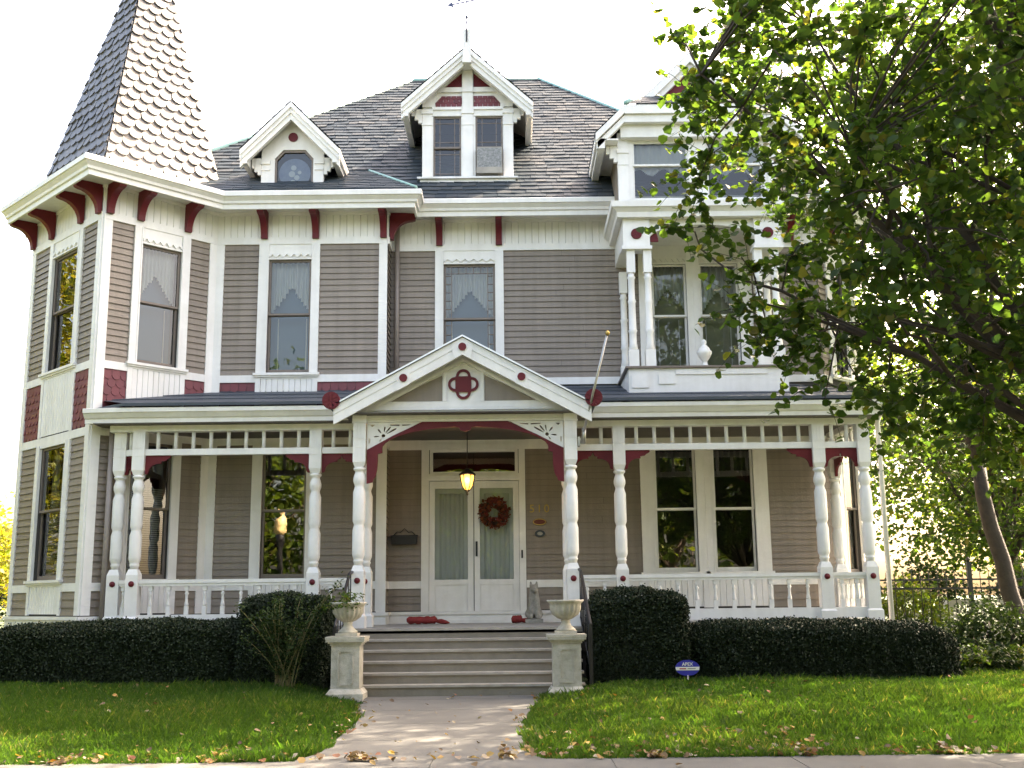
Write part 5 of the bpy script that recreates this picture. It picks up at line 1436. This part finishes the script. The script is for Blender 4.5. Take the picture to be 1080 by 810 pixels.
# ------------------------------------------------------------------ hedges
def hedge(lab, x0, x1, y0, y1, z0, z1, n, pw=7, size=0.034, slope=0.0):
    c = np.array([(x0 + x1) / 2, (y0 + y1) / 2, z0]); h = np.array([(x1 - x0) / 2, (y1 - y0) / 2, z1 - z0])
    root = empty('hedge', tuple(c), lab, 'hedge')
    def surf(k):
        f = rng.random(k); p = rng.uniform(-1, 1, (k, 3)); p[:, 2] = rng.uniform(0, 1, k)
        ar = np.array([h[0] * h[2] * 2, h[0] * h[1], h[1] * h[2] * 2 * 1.0]); ar = ar / ar.sum()
        a, b_ = ar[0], ar[0] + ar[1]
        p[:, 1] = np.where(f < a, np.where(rng.random(k) < 0.75, -1, 1), p[:, 1])
        p[:, 2] = np.where((f >= a) & (f < b_), 1, p[:, 2])
        p[:, 0] = np.where(f >= b_, np.where(rng.random(k) < 0.5, -1, 1), p[:, 0])
        q = p / (np.abs(p) ** pw).sum(1)[:, None] ** (1 / pw)
        return q
    def lump(P):
        x, y, z = P[:, 0], P[:, 1], P[:, 2]
        return 0.5 * np.sin(3.1 * x + 1.3 * z + 2 * y) + 0.35 * np.sin(7.3 * x - 4.1 * z + 1) + 0.3 * np.sin(11 * z + 5 * x + 3 * y) + 0.25 * np.sin(19 * x + 13 * z)
    q = surf(n); P = q * h
    P *= (1 + 0.034 * lump(P)[:, None]); P += rng.normal(scale=0.018, size=P.shape)
    depth = rng.random(n) ** 2 * 0.07
    P -= q * depth[:, None]
    P[:, 2] -= slope * (P[:, 0] / h[0])
    tone = np.clip(rng.random(n) * 0.8 + 0.15 * lump(P * 0.5) + 0.1, 0, 1)
    leaves('foliage', P, size, 'yew', root, droop=-0.1, shape='blade2', tone=tone, up=0.0)
    b = MB(); k0 = len(b.v)
    ns = 26; pts = []; fs = []
    def sp(u, v): 
        a = np.array([math.cos(u) * math.cos(v), math.sin(u) * math.cos(v), max(0, math.sin(v))]); a /= np.abs(a).max() if np.abs(a).max() > 0 else 1
        return a / (np.abs(a) ** pw).sum() ** (1 / pw)
    for j in range(10):
        for i in range(48):
            s_ = sp(2 * math.pi * i / 48, math.pi / 2 * j / 9.2) * h * 0.955
            pts.append((c[0] + s_[0], c[1] + s_[1], c[2] + s_[2] - 0.01 - slope * s_[0] / h[0]))
    fs = [(j * 48 + i, j * 48 + (i + 1) % 48, (j + 1) * 48 + (i + 1) % 48, (j + 1) * 48 + i) for j in range(9) for i in range(48)] + [tuple(range(432, 480))]
    b.add(pts, fs, sm=True); b.build('inner_twigs', 'yew_core', root)
hedge('long low clipped dark yew hedge at the foot of the tower', -6.80, -3.08, -1.98, -0.55, 0.12, 1.09, 120000, slope=-0.03)
hedge('tall clipped yew block behind the rose bush, left of the steps', -3.17, -1.97, -2.02, -0.85, 0.05, 1.42, 62000, 22)
hedge('tall clipped yew block right of the steps', 1.78, 3.11, -2.02, -0.85, 0.05, 1.44, 64000, 11)
hedge('long low clipped dark yew hedge behind the blue yard sign', 3.08, 6.98, -1.95, -0.55, 0.05, 0.99, 120000, slope=0.03)

# rose bush
rb = empty('rose_bush', (-2.42, -2.40, gz(-2.42, -2.4)), 'sprawling rose bush with bare arching canes left of the pedestal', 'rose bush')
b = MB(); LC = []
random.seed(11)
for k in range(30):
    ang = random.uniform(-1.0, 1.0); hgt = random.uniform(0.75, 1.3)
    ex = -2.42 + math.sin(ang) * 0.62 * random.uniform(0.5, 1.1); ey = -2.40 + random.uniform(-0.35, 0.1)
    if k < 6: ex, hgt, ey = -2.0 + k * 0.075, 1.15 + 0.075 * k, -2.62
    p0 = Vector((-2.42 + random.uniform(-.14, .14), -2.40 + random.uniform(-.08, .08), 0.08)); p2 = Vector((ex, ey, 0.1 + hgt)); p1 = (p0 * 0.5 + p2 * 0.5) + Vector((-(ex + 2.42) * 0.18, 0, 0.12))
    ps = [p0 * (1 - t) ** 2 + p1 * 2 * t * (1 - t) + p2 * t * t for t in np.linspace(0, 1, 8)]
    b.tube(ps, [0.010 - 0.006 * i / 7 for i in range(8)], 5)
    for i in range(2, 8):
        for _ in range(int(3 + 4.2 * i) if k >= 6 else 13):
            LC.append(tuple(ps[i] + Vector((random.gauss(0, .05), random.gauss(0, .05), random.gauss(0, .045)))))
    if k % 2 == 0:
        q = ps[4]; q2 = q + Vector((random.uniform(-.25, .25), random.uniform(-.1, .1), random.uniform(0.05, .25)))
        b.tube([q, (q + q2) / 2 + Vector((0, 0, .02)), q2], 0.004, 4)
        for _ in range(14): LC.append(tuple(q2 + Vector((random.gauss(0, .05), random.gauss(0, .04), random.gauss(0, .04)))))
b.build('canes', 'rose_stem', rb)
leaves('foliage', np.array(LC), 0.044, 'leaf_dark', rb, shape='blade2', off=tuple(rb.location), tone=rng.random(len(LC)))

# ------------------------------------------------------------------ trees
def tree(lab, base, fork, crown_c, crown_r, nclu, nleaf, lsize, tr, m='leaf', bark='bark', limbs=None, nlimb=9, seed=1, group=None, spread=0.34, gap=-0.9, edge=2.4, fine=False, extra=(), zmin=None, keep=None, shape='heart', twig_r=0.010, tone_pow=1.0, sag=0.0, bend=(0, 0)):
    rs = np.random.default_rng(seed); rnd_ = random.Random(seed)
    root = empty('tree', base, lab, 'tree', group)
    b = MB()
    B, Fk = Vector(base), Vector(fork); cc, cr = np.array(crown_c), np.array(crown_r)
    tp = [B + Vector((0, 0, -0.1))]
    for i in range(1, 7):
        t = i / 6; w = 0.05 * math.sin(i * 2.0 + seed)
        tp.append(B.lerp(Fk, t) + Vector((w + bend[0] * math.sin(t * math.pi), w * 0.5 + bend[1] * math.sin(t * math.pi), 0)) * (1 if i < 6 else 0))
    b.tube(tp, [tr * 1.35] + [tr * (1.08 - 0.30 * i / 6) for i in range(1, 7)], 10)
    pts = []
    if limbs is None:
        limbs = []
        for k in range(nlimb):
            v = rs.normal(size=3); v[2] = abs(v[2]) + 0.1; v /= np.linalg.norm(v)
            limbs.append(tuple(cc + v * cr * np.array([.75, .75, .8]) * (1 if v[2] > 0 else .5)))
    for k, e in enumerate(limbs):
        E_ = Vector(e); d_ = E_ - Fk
        mid = Fk + d_ * 0.5 + Vector((rnd_.uniform(-.15, .15), rnd_.uniform(-.15, .15), 0.12)) * d_.length * 0.35
        ps = [Fk * (1 - t) ** 2 + mid * 2 * t * (1 - t) + E_ * t * t for t in np.linspace(0, 1, 9)]
        ps = [p + Vector((rnd_.gauss(0, .03), rnd_.gauss(0, .03), rnd_.gauss(0, .03))) * (i > 0) for i, p in enumerate(ps)]
        r0_ = tr * rnd_.uniform(0.38, 0.55)
        b.tube(ps, [r0_ * (1 - 0.86 * i / 8) for i in range(9)], 6)
        pts += [(p, r0_ * (1 - 0.86 * i / 8)) for i, p in enumerate(ps) if i > 1]
        for j in range(4):                                   # secondary limbs
            q = ps[rnd_.randint(3, 7)]
            v = rs.normal(size=3); v[2] = v[2] * .7 + .25; dirv = Vector(v).normalized() * 0.6 + d_.normalized() * 0.7
            q2 = q + dirv * d_.length * rnd_.uniform(0.25, 0.45)
            qq = [q.lerp(q2, t) + Vector((rnd_.gauss(0, .03), rnd_.gauss(0, .03), rnd_.gauss(0, .03) - sag * t * t)) * (t > 0) for t in np.linspace(0, 1, 5)]
            b.tube(qq, [0.30 * r0_ * (1 - .75 * t) + 0.004 for t in np.linspace(0, 1, 5)], 5)
            pts += [(p, 0.02) for p in qq[1:]]
    PA = np.array([p for p, _ in pts])
    CL = []
    tries = 0
    while len(CL) < nclu and tries < nclu * 40:
        tries += 1
        v = rs.normal(size=3); v /= np.linalg.norm(v)
        c = cc + v * cr * rs.random() ** (1 / edge)
        if zmin is not None and c[2] < zmin: continue
        if keep is not None and not keep(c, rs): continue
        h = math.sin(c[0] * 1.7 + seed) + math.sin(c[1] * 1.9 + 2 * seed) + math.sin(c[2] * 2.1 + 0.5 * seed) + .5 * math.sin(c[0] * 4.1 + c[2] * 3.3)
        if h < gap and rs.random() < 0.9: continue
        CL.append(c)
    CL = np.array(CL + [np.array(e_) for e_ in extra]); LC = []
    for c in CL:
        dd = ((PA - c) ** 2).sum(1); p = Vector(PA[dd.argmin()]); c_ = Vector(c)
        md = (p + c_) / 2 + Vector((rnd_.gauss(0, .05), rnd_.gauss(0, .05), rnd_.uniform(0, .12)))
        b.tube([p, md, c_], [twig_r * 1.3, twig_r, twig_r * .4], 4)
        if fine:                                             # leaves set along fine side twigs
            for _ in range(rnd_.randint(5, 9)):
                v = Vector(rs.normal(size=3) * np.array([1, 1, .75])).normalized() * spread * rnd_.uniform(1.0, 2.3)
                v = v + (c_ - p).normalized() * spread * 0.5
                q0 = md.lerp(c_, rnd_.uniform(.2, 1)); q1 = q0 + v * 0.5 + Vector((0, 0, .03)); q2 = q0 + v + Vector((0, 0, -0.03))
                b.tube([q0, q1, q2], [0.0045, 0.0035, 0.002], 3)
                m_l = rnd_.randint(8, 15)
                for i_l in range(m_l):
                    t = (i_l + 1) / m_l
                    w_ = q0.lerp(q1, t * 2) if t < .5 else q1.lerp(q2, t * 2 - 1)
                    LC.append(np.array([[w_.x + rnd_.gauss(0, .028), w_.y + rnd_.gauss(0, .028), w_.z - 0.02 + rnd_.gauss(0, .025)]]))
            continue
        k = int(nleaf * rnd_.uniform(.6, 1.4)); sp_c = spread * rnd_.uniform(.7, 1.2)
        L = c + rs.normal(size=(k, 3)) * np.array([sp_c, sp_c, sp_c * 0.72]); LC.append(L)
    LC = np.concatenate(LC)
    o = b.build('trunk', bark, root)
    cl_tone = rs.random(len(LC)) ** tone_pow
    leaves('crown', LC, lsize, m, root, shape=shape, off=base, tone=cl_tone)
    return root

def keep_front(c, rs):
    # leaves thin out towards the house side of the crown
    return True
tree('near street tree with rounded green leaves hanging over the right of the yard', (7.0, -7.6, 0.03), (6.75, -7.5, 2.1), (6.65, -7.4, 6.2), (4.1, 3.9, 3.9), 740, 84, 0.093, 0.20, 'leaf',
     limbs=[(3.7, -7.3, 5.7), (3.9, -6.8, 7.4), (4.8, -7.9, 8.8), (4.1, -8.0, 4.7), (3.9, -6.9, 4.1), (5.6, -6.4, 9.4), (8.2, -8.0, 9.0), (9.6, -6.0, 7.0), (7.0, -9.8, 8.0), (9.2, -9.0, 6.0), (4.6, -5.2, 6.4), (4.9, -7.4, 3.5)],
     seed=3, fine=True, gap=-1.25, zmin=2.75, spread=0.29, tone_pow=1.6, edge=3.0, extra=[(2.55, -7.3, 5.35), (2.75, -7.2, 5.0), (2.4, -7.2, 5.0), (2.95, -7.4, 4.6), (3.0, -7.0, 4.2), (3.1, -7.3, 3.75), (2.5, -7.4, 6.3), (2.45, -7.2, 7.0), (2.7, -7.6, 5.9), (3.3, -7.5, 3.5), (3.7, -7.3, 3.2), (4.3, -7.2, 2.95)])
tree('leaning dark-trunked tree beyond the porch on the right', (10.0, 2.6, 0.2), (9.25, 2.5, 3.7), (9.3, 3.2, 8.6), (4.3, 4.4, 5.6), 290, 52, 0.13, 0.155, 'leaf', seed=8, gap=0.3, zmin=3.2, spread=0.45, tone_pow=1.2, shape='blade2', bend=(-0.12, 0))
tree('tall broad tree high above the leaning trunk on the right', (14.5, 4.6, 0.2), (14.0, 3.6, 5.4), (13.9, 2.2, 11.6), (5.6, 4.3, 5.2), 205, 62, 0.19, 0.30, 'leaf', seed=12, gap=0.7, zmin=6.0, spread=0.6, shape='blade2')
tree('low-branched green tree between the porch and the fence', (12.6, 9.0, 0.2), (12.4, 8.9, 2.0), (12.3, 9.0, 4.9), (3.9, 3.0, 3.3), 300, 50, 0.15, 0.17, 'leaf', seed=18, zmin=1.9, spread=0.45, shape='blade2')
tree('broad pale-limbed tree behind the iron fence', (15.5, 14.5, 0.2), (14.6, 14.4, 3.4), (14.5, 14.5, 6.4), (5.5, 5.0, 4.2), 330, 46, 0.22, 0.30, 'leaf_bg', bark='bark_pale', seed=21, zmin=2.4, spread=0.55, shape='blade2')
tree('sunlit tree far behind the fence on the right edge', (24, 24, 0.2), (23.5, 24, 2.6), (23.5, 24, 5.6), (6.5, 6, 4.6), 280, 46, 0.30, 0.30, 'leaf_bg', seed=25, zmin=1.2, spread=0.7, shape='blade2')
tree('sunlit yellowing tree far away at the left edge', (-19.8, 22, 0.2), (-19.6, 22, 1.4), (-19.6, 22, 3.0), (3.2, 3, 2.0), 120, 46, 0.24, 0.14, 'leaf_yel', seed=31, zmin=0.8, spread=0.5, shape='blade2')
tree('yellowing tree standing left of the tower', (-19, 5.5, 0.2), (-18.8, 5.5, 2.6), (-18.8, 5.6, 6.6), (4.8, 5.2, 6.0), 420, 46, 0.24, 0.22, 'leaf_yel', seed=33, zmin=1.4, spread=0.6, shape='blade2')
for x, y, sd, lb in ((-21, -2.5, 51, 'unseen yellow tree added for warm bounce, left side of the yard nearest the road'), (-22, 13.5, 52, 'unseen yellow tree added for warm bounce, left of the house farther back')):  # unseen trees added to throw warm light on the tower's left face
    tree(lb, (x, y, 0.1), (x, y, 2.4), (x, y, 5.6), (4.2, 4.0, 4.6), 220, 46, 0.26, 0.2, 'leaf_yel', seed=sd, zmin=1.2, spread=0.6, shape='blade2')
ROW = ((7.2, -25.5, 10.5, 41, 'street tree with a pale trunk across the road, opposite the double porch window'), (-1.5, -27.5, 11, 42, 'street tree across the road, opposite the front door'), (-10, -26.5, 11.5, 43, 'street tree across the road, opposite the tower'),
       (15.5, -26, 11.5, 44, 'street tree across the road, next right from the pale-trunked one'), (24, -25, 12, 45, 'street tree across the road, second last on the right'), (-19, -25.5, 12, 46, 'street tree across the road, left of the tower'), (33, -22, 12, 47, 'last street tree across the road on the right'), (-28, -23, 12, 48, 'last street tree across the road on the left'),
       (3, -35, 10, 49, 'yard tree behind the row of street trees'))
for x, y, h, sd, lb in ROW:
    tree(lb, (x, y, 0.02), (x + 0.1, y, 2.6), (x, y, h * 0.55), (5.0, 3.4, h * 0.45), 230, 44, 0.34, 0.25, 'leaf_bg', bark='bark_pale', seed=sd, zmin=0.9, spread=0.75, shape='blade2', group='trees across the road')
tree('street tree on the left verge, beyond the lamp', (-12.5, -9.8, 0.03), (-12.4, -9.8, 2.6), (-12.2, -9.6, 6.4), (4.6, 4.2, 4.2), 300, 50, 0.17, 0.2, 'leaf', seed=61, zmin=2.8, spread=0.5, shape='blade2')

# street lamp with an acorn globe at the kerb (mirrored in the porch window)
sl_ = empty('street_lamp', (-6.62, -14.13, 0.0), 'street lamp with a cream acorn globe on a dark post at the kerb', 'street lamp')
b = MB(); b.lathe([(0.20, 0), (0.20, 0.25), (0.12, 0.40), (0.075, 0.6), (0.06, 3.0), (0.10, 3.12), (0.14, 3.2), (0.16, 3.38)], -6.62, -14.13, 14); b.build('post', 'iron', sl_)
b = MB(); b.lathe([(0.15, 3.38), (0.22, 3.55), (0.235, 3.72), (0.20, 3.92), (0.10, 4.05), (0.06, 4.08), (0.085, 4.14), (0.06, 4.20), (0, 4.22)], -6.62, -14.13, 18); b.build('globe', 'globe', sl_)

# ------------------------------------------------------------------ right background: fence, wall, shrubs
fn_ = empty('iron_fence', (9.0, 4.6, 0.2), 'black iron picket fence beyond the right end of the porch', 'fence')
x = 7.75
for px in (7.7, 9.75, 11.8, 13.85):
    b = MB(); b.box(px - .04, px + .04, 4.56, 4.64, 0.1, 1.98); b.lathe([(0.02, 1.98), (0.05, 2.03), (0.0, 2.09)], px, 4.6, 8); b.build('post', 'iron', fn_)
b = MB()
for zz in (0.35, 1.45, 1.62): b.box(7.7, 15.5, 4.585, 4.615, zz, zz + 0.035)
while x < 15.5:
    if abs(((x - 7.7) / 2.05) % 1) > 0.03: b.tube([(x, 4.6, 0.22), (x, 4.6, 1.75), (x, 4.6, 1.83)], [0.009, 0.009, 0.002], 4)
    x += 0.17
b.build('pickets', 'iron', fn_)
gw = empty('garden_wall', (12, 11.5, 0.2), 'pale garden wall with a latticed balustrade seen through the fence', 'wall')
b = MB(); b.box(8.5, 19, 11.5, 11.8, 0.0, 0.55); b.build('base', 'far_wall', gw)
b = MB(); b.box(8.5, 11.9, 11.5, 11.75, 0.80, 0.90); b.box(11.9, 19, 11.45, 11.8, 1.08, 1.2); b.box(11.9, 12.1, 11.46, 11.79, 0.551, 1.079); b.build('coping', 'far_wall', gw)
b = MB((0, 11.6, 0))
x = 8.6
while x < 19:
    zt = 0.80 if x < 11.75 else 1.08
    if not 11.6 < x < 12.1:
        for sg in (-1, 1): b.prism([(x - sg * .12 - .02, .551), (x - sg * .12 + .02, .551), (x + sg * .12 + .02, zt), (x + sg * .12 - .02, zt)], -0.02 + 0.01 * sg, 0.01 + 0.01 * sg)
    x += 0.24
b.build('lattice', 'far_wall', gw)
def shrub(lab, c, r, n, size, m, cat='shrub', name='shrub', shape='blade2', core_=True):
    root = empty(name, (c[0], c[1], gz(c[0], c[1])), lab, cat)
    v = rng.normal(size=(n, 3)); v /= np.linalg.norm(v, axis=1)[:, None]
    h = 1 + 0.16 * np.sin(5 * v[:, 0] + 3 * v[:, 2]) + 0.12 * np.sin(9 * v[:, 1] + 6 * v[:, 2] + 4 * v[:, 0])
    P = np.array(c) + v * np.array(r) * (h * rng.uniform(0.55, 1.05, n))[:, None]
    P = P[P[:, 2] > gz(c[0], c[1]) - 0.02]
    leaves('foliage', P, size, m, root, shape=shape, off=tuple(root.location))
    b = MB()
    for k in range(9):
        a = k * 0.7; b.tube([(c[0], c[1], gz(c[0], c[1]) - 0.05), (c[0] + 0.4 * r[0] * math.cos(a), c[1] + 0.4 * r[1] * math.sin(a), c[2] * 0.9), (c[0] + 0.8 * r[0] * math.cos(a), c[1] + .8 * r[1] * math.sin(a), c[2] + 0.5 * r[2])], 0.012, 4)
    b.build('stem', 'bark', root)
shrub('dark evergreen shrub at the right end of the long hedge', (8.35, 0.3, 0.62), (0.95, 0.7, 0.62), 5200, 0.075, 'leaf_dark')
shrub('dark leafy shrub at the right edge beside the leaning trunk', (9.5, 0.6, 0.5), (0.8, 0.6, 0.5), 3200, 0.08, 'leaf_dark')
shrub('low yellow-green shrub behind the fence', (8.9, 5.6, 0.8), (0.9, 0.6, 0.9), 2600, 0.10, 'leaf_bg')
shrub('dark clipped bush behind the garden wall', (12.3, 14, 1.2), (1.2, 0.9, 1.2), 3000, 0.13, 'leaf_dark')
shrub('dark round bush at the far right behind the wall', (15.2, 14, 1.1), (1.4, 0.9, 1.1), 3000, 0.13, 'leaf_dark')
shrub('dark hedge bush past the tower at the left edge', (-11.2, 6.5, 1.0), (1.1, 0.9, 1.15), 4200, 0.09, 'leaf_dark')
for i, (x, y, s_) in enumerate(((7.25, -1.15, 0.30), (7.75, -0.75, 0.34), (8.35, -0.75, 0.28), (8.95, -0.55, 0.32), (9.7, -0.45, 0.3))):
    root = empty('fern', (x, y, gz(x, y)), ['leafy plant against the right end of the hedge', 'arching leafy plant in front of the dark shrub', 'low leafy plant beneath the dark shrub', 'spreading leafy plant at the lawn edge on the right', 'rightmost leafy plant at the lawn edge'][i], 'plant')
    b = MB(); C = []
    for k in range(16):
        a = random.uniform(0, 2 * math.pi); L = s_ * random.uniform(0.8, 1.5); zt = random.uniform(0.15, 0.4)
        ps = [Vector((x + math.cos(a) * L * t, y + math.sin(a) * L * t, gz(x, y) + zt * math.sin(t * 2.2))) for t in np.linspace(0, 1, 6)]
        b.tube(ps, 0.005, 4)
        for p in ps[1:]:
            for _ in range(7): C.append((p.x + random.gauss(0, .035), p.y + random.gauss(0, .035), p.z + random.gauss(0, .03)))
    b.build('stem', 'rose_stem', root)
    leaves('foliage', np.array(C), 0.075, 'leaf_dark' if i % 2 else 'leaf', root, shape='blade2', off=tuple(root.location))

# ------------------------------------------------------------------ lawn grass and fallen leaves
def in_lawn(x, y):
    if y < -8.05: return False
    a, b_ = walk_edges(y)
    fl = 0.16 * max(0, 1 - (y + 8.02) / 0.5)
    return x < a - fl - 0.0 or x > b_ + fl + 0.0
def lawn(n=520000):
    y = -8.06 + (rng.random(n) ** 1.15) * 8.2
    half = 0.50 * (y + 17.8)
    x = 0.7 + rng.uniform(-1, 1, n) * np.where(rng.random(n) < 0.22, 13.5, half + 0.6)
    t = np.clip((-2.4 - y) / 2.6, 0, 1)
    fl = 0.16 * np.clip(1 - (y + 8.02) / 0.5, 0, None)
    wob = 0.035 * np.sin(y * 5.1) + 0.025 * np.sin(y * 13.0)
    a = -1.42 + 0.38 * t - fl + wob; b_ = 1.08 - 0.30 * t + fl + wob * 0.8
    front = np.where(x < -1.9, -2.0, np.where(x < 7.1, -1.95, -0.9))
    ok = ((x < a) | (x > b_)) & (y < front + 0.1) & ~((np.abs(x) < 1.9) & (y > -2.25)) & ~((np.abs(x + 1.545) < .25) & (y > -2.78)) & ~((np.abs(x - 1.385) < .25) & (y > -2.78))
    x, y = x[ok], y[ok]; n = len(x)
    z = gzv(x, y)
    patch = 0.25 * np.sin(x * 6.1 + 2 * np.sin(y * 4.3)) * np.sin(y * 7.3 + x * 2.2) + 0.5 + 0.5 * np.sin(x * 1.3 + 0.7 * np.sin(y * 1.1)) * np.sin(y * 1.7 + x * 0.4)
    h = rng.uniform(0.03, 0.085, n) * (0.65 + 0.6 * patch) * np.where(rng.random(n) < 0.06, 1.5, 1)
    az = rng.uniform(0, 2 * np.pi, n); lean = rng.uniform(0.1, 0.8, n) * h
    w = rng.uniform(0.0024, 0.0048, n)
    ca, sa = np.cos(az), np.sin(az)
    la = rng.uniform(0, 2 * np.pi, n)
    p0 = np.stack([x - w * ca, y - w * sa, z - 0.01], 1); p1 = np.stack([x + w * ca, y + w * sa, z - 0.01], 1)
    mx, my = x + 0.4 * lean * np.cos(la), y + 0.4 * lean * np.sin(la)
    p2 = np.stack([mx + .8 * w * ca, my + .8 * w * sa, z + 0.6 * h], 1); p3 = np.stack([x + lean * np.cos(la), y + lean * np.sin(la), z + h], 1)
    V = np.stack([p0, p1, p2, p3], 1).reshape(-1, 3)
    F = np.arange(n * 4).reshape(-1, 4)
    big = np.sin(x * 0.9 + 1.7 * np.sin(y * 0.8 + x * 0.3)) * np.sin(y * 1.3 + 0.6 * x)
    tone = np.clip(rng.random(n) * 0.6 + 0.12 + 0.22 * (patch - .5) + 0.14 * big, 0, 0.82); tone[rng.random(n) < 0.025 + 0.05 * (big > 0.6)] = 1.0
    o = fast_mesh('lawn_grass', V, F, tone, 'grass'); tag(o, kind='stuff')
lawn()
def bounce_leaf_carpet():  # unseen yellow ground cover added to bounce warm light at the tower
    n = 9000
    x = rng.uniform(-28, -12.5, n); y = rng.uniform(-7, 18, n)
    P = np.stack([x, y, gzv(x, y) + 0.03], 1)
    o = leaves('bounce_leaf_carpet', P, 0.20, 'leaf_yel', None, droop=0.0, up=3.0, shape='heart'); tag(o, kind='stuff')
bounce_leaf_carpet()
def litter():
    C = []
    def add(x, y, sp=0):
        C.append((x, y))
    for _ in range(260): add(rng.uniform(-6.5, 7.5), rng.uniform(-8.0, -2.2))
    for _ in range(900):                                     # drift along the pavement edge
        x = rng.uniform(-6, 8); add(x + 0.3 * math.sin(x * 5), -8.0 + abs(rng.normal(0, 0.16 + 0.14 * (1 + math.sin(x * 2.3)))) - 0.10)
    for _ in range(30): add(rng.uniform(-6, 7), rng.uniform(-9.5, -8.1))
    for _ in range(9): add(rng.uniform(-1.0, 0.8), rng.uniform(-7.8, -2.6))
    for _ in range(60):
        y = rng.uniform(-7.9, -2.6); a, b_ = walk_edges(y); add((a if rng.random() < .5 else b_) + rng.normal(0, .1), y)
    for _ in range(260): add(rng.uniform(0.8, 3.5) , rng.uniform(-8.0, -6.4))
    C = np.array(C); zz = gzv(C[:, 0], C[:, 1]) + 0.035 + rng.uniform(0, 0.035, len(C))
    onp = C[:, 1] < -8.0; zz[onp] = 0.05
    P = np.concatenate([C, zz[:, None]], 1)
    o = leaves('fallen_leaves', P, 0.043 * rng.uniform(0.5, 1.8, len(P)), 'litter', None, droop=0.0, up=1.6, shape='heart'); tag(o, kind='stuff')
litter()
